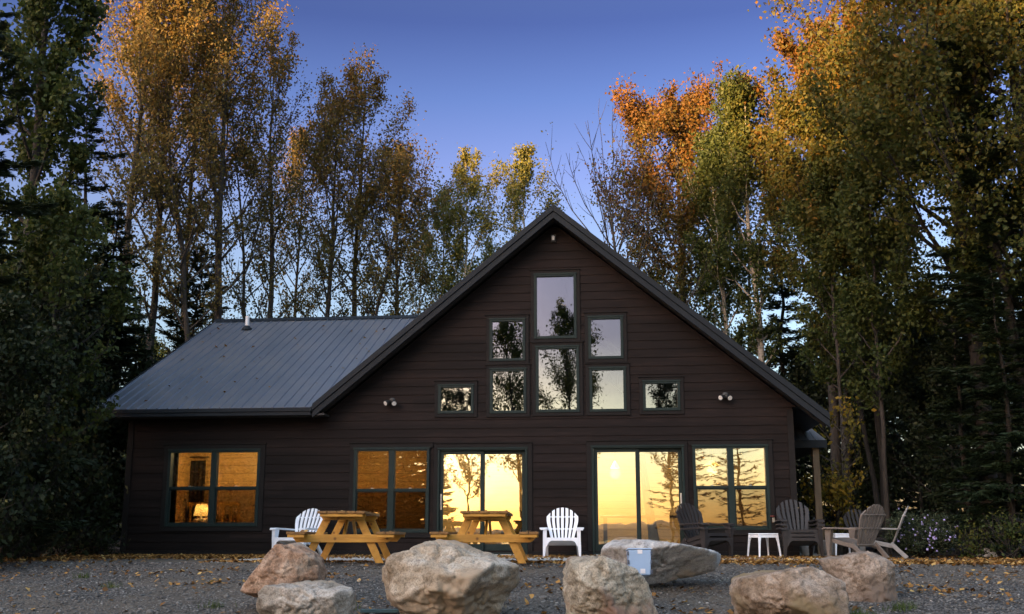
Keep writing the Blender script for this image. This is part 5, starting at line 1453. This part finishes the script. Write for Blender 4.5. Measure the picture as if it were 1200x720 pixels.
# dark leafy understorey at the left
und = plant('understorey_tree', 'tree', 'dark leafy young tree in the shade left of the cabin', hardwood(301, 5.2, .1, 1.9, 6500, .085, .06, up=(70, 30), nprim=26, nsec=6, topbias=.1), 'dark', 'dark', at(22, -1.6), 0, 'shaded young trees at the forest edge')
UG = 'shaded young trees at the forest edge'
for px_, Y_, s_, z_ in ((-40, -6.2, .72, 1), (52, 1.0, .8, 2), (100, 4.4, .8, 3), (-20, -4.2, .75, 4), (72, 5.5, 1.2, 1.5), (18, 3, 1.25, 2.6)):
    again(und, at(px_, Y_), z_, 'dark leafy young tree in the shade left of the cabin', s_, UG)
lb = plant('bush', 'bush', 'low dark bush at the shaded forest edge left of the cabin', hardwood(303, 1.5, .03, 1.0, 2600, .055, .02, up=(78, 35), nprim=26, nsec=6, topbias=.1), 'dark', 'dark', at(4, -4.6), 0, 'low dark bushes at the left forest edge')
for px_, Y_, s_, z_ in ((-30, -6.5, 1.0, 1), (22, -3.4, 1.1, 2), (48, -2.4, .9, 3), (70, -1.6, 1.05, 4), (94, -.8, .85, 5), (112, .5, 1.0, .5), (-8, -5.6, .8, 1.5), (36, -3.2, .7, 2.5)):
    again(lb, at(px_, Y_), z_, 'low dark bush at the shaded forest edge left of the cabin', s_, 'low dark bushes at the left forest edge')
low = plant('yellow_green_tree', 'tree', 'yellow green leafy young tree low at the left edge', hardwood(305, 6.6, .25, 1.7, 3800, .085, .07, up=(70, 35), nprim=20, nsec=6, topbias=.1), 'dark', 'green', at(40, -3.0), 0)
# low growth behind the wing roof
lg = plant('thicket_tree', 'tree', 'low yellow green growth peeping over the wing roof ridge', hardwood(311, 8.2, .3, 1.9, 4200, .09, .07, up=(60, 25), nprim=24, nsec=6, topbias=.2), 'grey', 'birch', at(320, 20), 0, 'low trees beyond the wing roof')
LG = 'low trees beyond the wing roof'
for px_, Y_, s_, z_ in ((250, 19, .9, 1.1), (440, 22, .80, 3.3), (165, 21, 1.0, .7)):
    again(lg, at(px_, Y_), z_, 'low yellow green growth peeping over the wing roof ridge', s_, LG)

# ---- right side
RG = 'hardwoods right of the gable'
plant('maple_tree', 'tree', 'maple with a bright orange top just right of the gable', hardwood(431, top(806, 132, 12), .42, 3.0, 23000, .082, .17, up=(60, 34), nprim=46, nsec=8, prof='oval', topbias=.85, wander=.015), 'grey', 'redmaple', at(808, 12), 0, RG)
plant('bare_tree', 'tree', 'bare branched tree leaning over the right gable slope', hardwood(402, top(740, 205, 7.5), .34, 3.1, 260, .06, .12, up=(64, 30), nprim=34, nsec=8, lean=(-.10, 0), curl=.7), 'grey', 'birch', at(768, 7.5), 0, RG)
plant('birch_tree', 'tree', 'pale trunked birch leaning left beside the dark spruce on the right', hardwood(403, top(872, 118, 9), .38, 2.2, 14000, .08, .13, up=(50, 18), nprim=28, nsec=7, prof='top', lean=(-.07, 0), topbias=.3), 'birch', 'green', at(912, 9), 0, RG)
plant('birch_tree', 'tree', 'slim pale trunked birch between the orange topped maple and leaning birch', hardwood(404, top(858, 168, 10), .32, 1.9, 11000, .078, .10, up=(50, 18), nprim=26, nsec=6, prof='top', lean=(-.04, 0), topbias=.2), 'birch', 'green', at(872, 10), 0, RG)
sp2 = again(sp, at(926, 13), .4, 'dark narrow spruce rising between the leaning birch and the red maple', 1.18, CG)
plant('dead_tree', 'tree', 'thin bare topped tree above the narrow right spruce', hardwood(405, top(888, 95, 15), .5, 1.6, 260, .08, .08, up=(45, 15), nprim=20, nsec=6), 'grey', 'redmaple', at(890, 15), 0, RG)
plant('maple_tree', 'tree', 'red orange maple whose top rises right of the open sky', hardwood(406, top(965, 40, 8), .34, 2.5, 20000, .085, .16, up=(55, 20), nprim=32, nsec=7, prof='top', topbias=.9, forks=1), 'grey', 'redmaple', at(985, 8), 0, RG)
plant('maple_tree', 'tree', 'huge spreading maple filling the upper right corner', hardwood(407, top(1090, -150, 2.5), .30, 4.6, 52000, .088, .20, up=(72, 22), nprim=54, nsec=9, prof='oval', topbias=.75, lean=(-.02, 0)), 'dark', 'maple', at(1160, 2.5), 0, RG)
plant('maple_tree', 'tree', 'spreading maple cut by the right picture edge', hardwood(408, top(1190, -120, 1), .26, 4.0, 34000, .088, .22, up=(72, 22), nprim=46, nsec=8, prof='oval', topbias=.6), 'dark', 'maple', at(1240, 1.0), 0, RG)
plant('maple_tree', 'tree', 'olive maple behind the porch with two bare lower trunks', hardwood(409, top(1025, 60, 6), .34, 2.8, 22000, .085, .095, up=(60, 20), nprim=34, nsec=7, prof='oval', topbias=.5, forks=1), 'dark', 'maple', at(1040, 6), 0, RG)
plant('aspen_tree', 'tree', 'thin grey trunked tree directly right of the porch post', hardwood(410, top(985, 190, 5), .36, 1.7, 8000, .08, .065, up=(50, 20), nprim=22, nsec=6, topbias=.2), 'grey', 'green', at(992, 5), 0, RG)
plant('aspen_tree', 'tree', 'thin trunked tree behind the pale grey side view chair', hardwood(411, top(1015, 210, 4), .36, 1.7, 8000, .08, .065, up=(50, 20), nprim=22, nsec=6, topbias=.2), 'grey', 'green', at(1040, 3.6), 0, RG)
hem3 = again(hem, at(1165, 7), 5.0, 'dark hemlock in the shade under the huge right maple', .74, CG)
again(hem, at(1235, 0), 1.3, 'dark hemlock at the right picture edge', .72, CG)
again(sp, at(1140, 2.5), 2.6, 'dark bushy spruce right behind the flowering shrub', .62, CG)
again(sp, at(1190, -.5), 4.6, 'dark bushy spruce by the small grey stone at the right', .60, CG)
again(hem, at(1095, 11), 0.3, 'dark hemlock behind the flowering shrub', .66, CG)
again(sp, at(1035, 14), 3.2, 'dark spruce deep in the shade right of the porch', 1.1, CG)
for px_, Y_, s_, z_ in ((1120, 4.2, .85, 1), (1085, 7, 1.0, 4), (1050, 9, 1.2, 5), (1140, 8, 1.2, .3), (1000, 10, 1.15, 1.9), (960, 13, 1.1, 3.1)):
    again(und, at(px_, Y_), z_, 'dark leafy young tree in the shade right of the cabin', s_, 'shaded young trees right of the cabin')
plant('sapling', 'sapling', 'yellow leaved sapling hanging beside the porch post', hardwood(420, top(985, 478, 3), .42, .7, 330, .06, .04, up=(75, 45), nprim=14, nsec=5, topbias=.2), 'grey', 'yellow', at(990, 3.2), 0)
plant('bush', 'bush', 'yellow green bush between the porch post and the taupe chair', hardwood(421, 1.35, .15, .85, 1500, .05, .03, up=(70, 30), nprim=20, nsec=5, topbias=.2), 'dark', 'yellow', at(982, 2.6), 0)

# flowering shrub
def aster(px, Y, W, H, n, nf, label):
    root = empty('flowering_shrub', at(px, Y), 0, label, 'shrub')
    r = np.random.default_rng(77)
    tb = TreeBuf(); C = []
    for i in range(160):
        a_ = r.uniform(0, 2 * PI); el = r.uniform(.1, 1); e = np.array([math.cos(a_) * W * math.sqrt(1 - el ** 2 * .6) * .95, math.sin(a_) * W * .8 * math.sqrt(1 - el ** 2 * .6), H * (.25 + .75 * el)]) * r.uniform(.88, 1.03)
        s = np.linspace(0, 1, 5)[:, None]; p_ = e * s ** np.array([1.1, 1.1, .8]) ; tb.tube(p_, .006 * (1 - s[:, 0]) + .002, 3)
        q = r.uniform(.5, 1.02, n // 160)[:, None]; C.append(e * q ** np.array([1.1, 1.1, .8]) + r.normal(0, .06, (n // 160, 3)))
    tv, tf = tb.get(); np_mesh('stem', tv, tf, 4, BARK['dark'], root)
    C = np.concatenate(C); C = C[C[:, 2] > .02]; n_ = len(C)
    nv = r.normal(size=(n_, 3)); nv /= np.linalg.norm(nv, axis=1)[:, None]; a_ = np.cross(nv, r.normal(size=(n_, 3))); a_ /= np.linalg.norm(a_, axis=1)[:, None]; b_ = np.cross(nv, a_); sz = r.uniform(.015, .035, n_)[:, None]
    V = np.stack([C - a_ * sz, C - b_ * sz * .4, C + a_ * sz, C + b_ * sz * .4], 1).reshape(-1, 3)
    np_mesh('foliage', V, np.arange(n_ * 4).reshape(-1, 4), 4, LEAF['shrub'], root, tone=r.uniform(0, 1, n_))
    fl = MB()
    for i in range(nf):
        c = C[r.integers(n_)] * 1.04
        if c[1] > .1: c[1] *= -1
        k0 = len(fl.v); fl.v.append(tuple(c)); rr = r.uniform(.018, .03); nr_ = unit(np.array([r.normal(0, .4), -1, r.normal(.4, .4)])); a2 = unit(np.cross(nr_, [0, 0, 1.0])); b2 = np.cross(nr_, a2)
        for j in range(8):
            an = 2 * PI * j / 8; rj = rr * (1 if j % 2 else .6); fl.v.append(tuple(c + (a2 * math.cos(an) + b2 * math.sin(an)) * rj - nr_ * .004))
        for j in range(8): fl.f.append((k0, k0 + 1 + j, k0 + 1 + (j + 1) % 8))
    fl.build('blossoms', M['petal'], root)
aster(1080, -.5, .72, .88, 17000, 120, 'rounded dark shrub with small violet flowers right of the chairs')
def low_plant(seed, px, Y, h, mat, label, group):
    plant('low_plant', 'plant', label, hardwood(seed, h, .1, h * .8, 420, .035, .012, up=(70, 40), nprim=12, nsec=4, topbias=.1), 'dark', mat, at(px, Y), 0, group)
low_plant(501, 1140, -1.2, .3, 'green', 'low leafy plant between the flowering shrub and the small stone', 'low plants at the forest edge')
low_plant(502, 1180, -1.6, .5, 'green', 'low green plant right of the small stone at the forest edge', 'low plants at the forest edge')
low_plant(504, 120, -.9, .35, 'dark', 'low dark plant at the left foot of the cabin wall', 'low plants at the forest edge')

# ---- far wood behind everything (one mass)
def far_wood():
    r = np.random.default_rng(9); n = 60000
    x = np.concatenate([r.uniform(-46, 60, n)]); y = r.uniform(24, 44, n)
    hmax = 4.6 + 2.6 * vnoise(x, y * 0, .16, 3) + 2.0 * vnoise(x, y * 0, .5, 4) + np.where(x > 8, 2.5, 0) + np.where(x < -14, 2.2, 0)
    z = r.uniform(0, 1, n) ** .75 * hmax + gz(x, y)
    C = np.stack([x, y, z], 1) + r.normal(0, .25, (n, 3))
    nv = r.normal(size=(n, 3)); nv /= np.linalg.norm(nv, axis=1)[:, None]; a_ = np.cross(nv, r.normal(size=(n, 3))); a_ /= np.linalg.norm(a_, axis=1)[:, None]; b_ = np.cross(nv, a_); sz = r.uniform(.12, .28, n)[:, None]
    V = np.stack([C - a_ * sz, C - b_ * sz * .6, C + a_ * sz, C + b_ * sz * .6], 1).reshape(-1, 3)
    o = np_mesh('far_wood', V, np.arange(n * 4).reshape(-1, 4), 4, LEAF['dark'], tone=r.uniform(0, .9, n))
    tag(o, 'dark wood far behind the cabin and the nearer trees', 'wood', kind='stuff')
far_wood()

# ---- lakeside trees behind the viewer, seen mirrored in the glass
SG = 'lakeside trees mirrored in the windows'
def shore(x, y): return (x, y, float(gz(x, y)) - .02)
sh1 = plant('lakeside_tree', 'tree', 'leafy lakeside tree mirrored in the two left gable windows', hardwood(601, 15.2, .42, 2.6, 6500, .085, .15, up=(58, 20), nprim=30, nsec=7, topbias=.1, lean=(-.09, 0)), 'dark', 'green', shore(-4.1, -40), 0, SG); sh1.scale = (1.12, 1.12, 1.12)
again(sh1, shore(-1.0, -40.5), .9, 'tall lakeside tree mirrored in the middle gable windows', 1.18, SG)
again(sh1, shore(-9.8, -38), 4.0, 'lakeside tree mirrored at the left edge of the left sliding door', .92, SG)
again(sh1, shore(-13.0, -37), 1.0, 'lakeside tree mirrored in the kitchen window', 1.0, SG)
sh2 = plant('lakeside_pine', 'tree', 'lakeside pine mirrored in the left sash of the right double window', conifer(603, 14.5, 2.4, 3600, .17, cb=.16, droop=.08, ssize=.19, ragged=.5, power=.5), 'dark', 'needle', shore(5.6, -40), 0, SG)
again(sh2, shore(8.6, -41), 2.0, 'lakeside pine mirrored in the right sash of the right double window', .95, SG)
again(sh2, shore(-17.5, -36), 3.0, 'lakeside pine mirrored between kitchen and bedroom windows', 1.0, SG)
again(sh1, shore(-22.5, -36), .5, 'lakeside tree mirrored in the bedroom window', 1.05, SG)
for i, (x_, y_) in enumerate(((-20, -44), (-25.5, -42), (-28, -38), (-15.3, -43), (-31, -41))):
    again(sh1, shore(x_, y_), i * 1.3, 'shoreline tree of the dark wood mirrored in the left windows', 1.0 + .05 * (i % 2), 'shoreline wood mirrored in the left windows')

shp = plant('lakeside_spruce', 'tree', 'dense shoreline spruce of the dark wood mirrored in the left windows', conifer(605, 13.0, 2.8, 15000, .17, cb=.02, droop=.2, ssize=.34, power=.6), 'dark', 'needle', shore(-12.2, -41), 0, 'shoreline wood mirrored in the left windows')
for i, (x_, y_) in enumerate(((-14.6, -40), (-11.3, -44.5), (-17, -41), (-20.5, -40), (-23.5, -39.5), (-27, -41), (-13.6, -44), (-16, -44.5), (-12.6, -36.5), (-19, -43), (-11.0, -38.5), (-13.4, -38), (-12.4, -46))):
    again(shp, shore(x_, y_), i * 1.1, 'dense shoreline spruce of the dark wood mirrored in the left windows', .85 + .07 * (i % 3), 'shoreline wood mirrored in the left windows')

high = plant('lakeside_tree', 'tree', 'lakeside tree mirrored in the small left gable window', hardwood(607, 13.5, .52, 2.2, 5000, .085, .12, up=(65, 25), nprim=26, nsec=7, topbias=.1), 'dark', 'dark', shore(-9.7, -41), 0, SG)
again(high, shore(-7.9, -42), 3.3, 'lakeside tree whose crown fills the small left gable window', .96, SG)
again(high, shore(4.5, -41), 2.0, 'lakeside tree mirrored in the small right gable window', 1.0, SG)
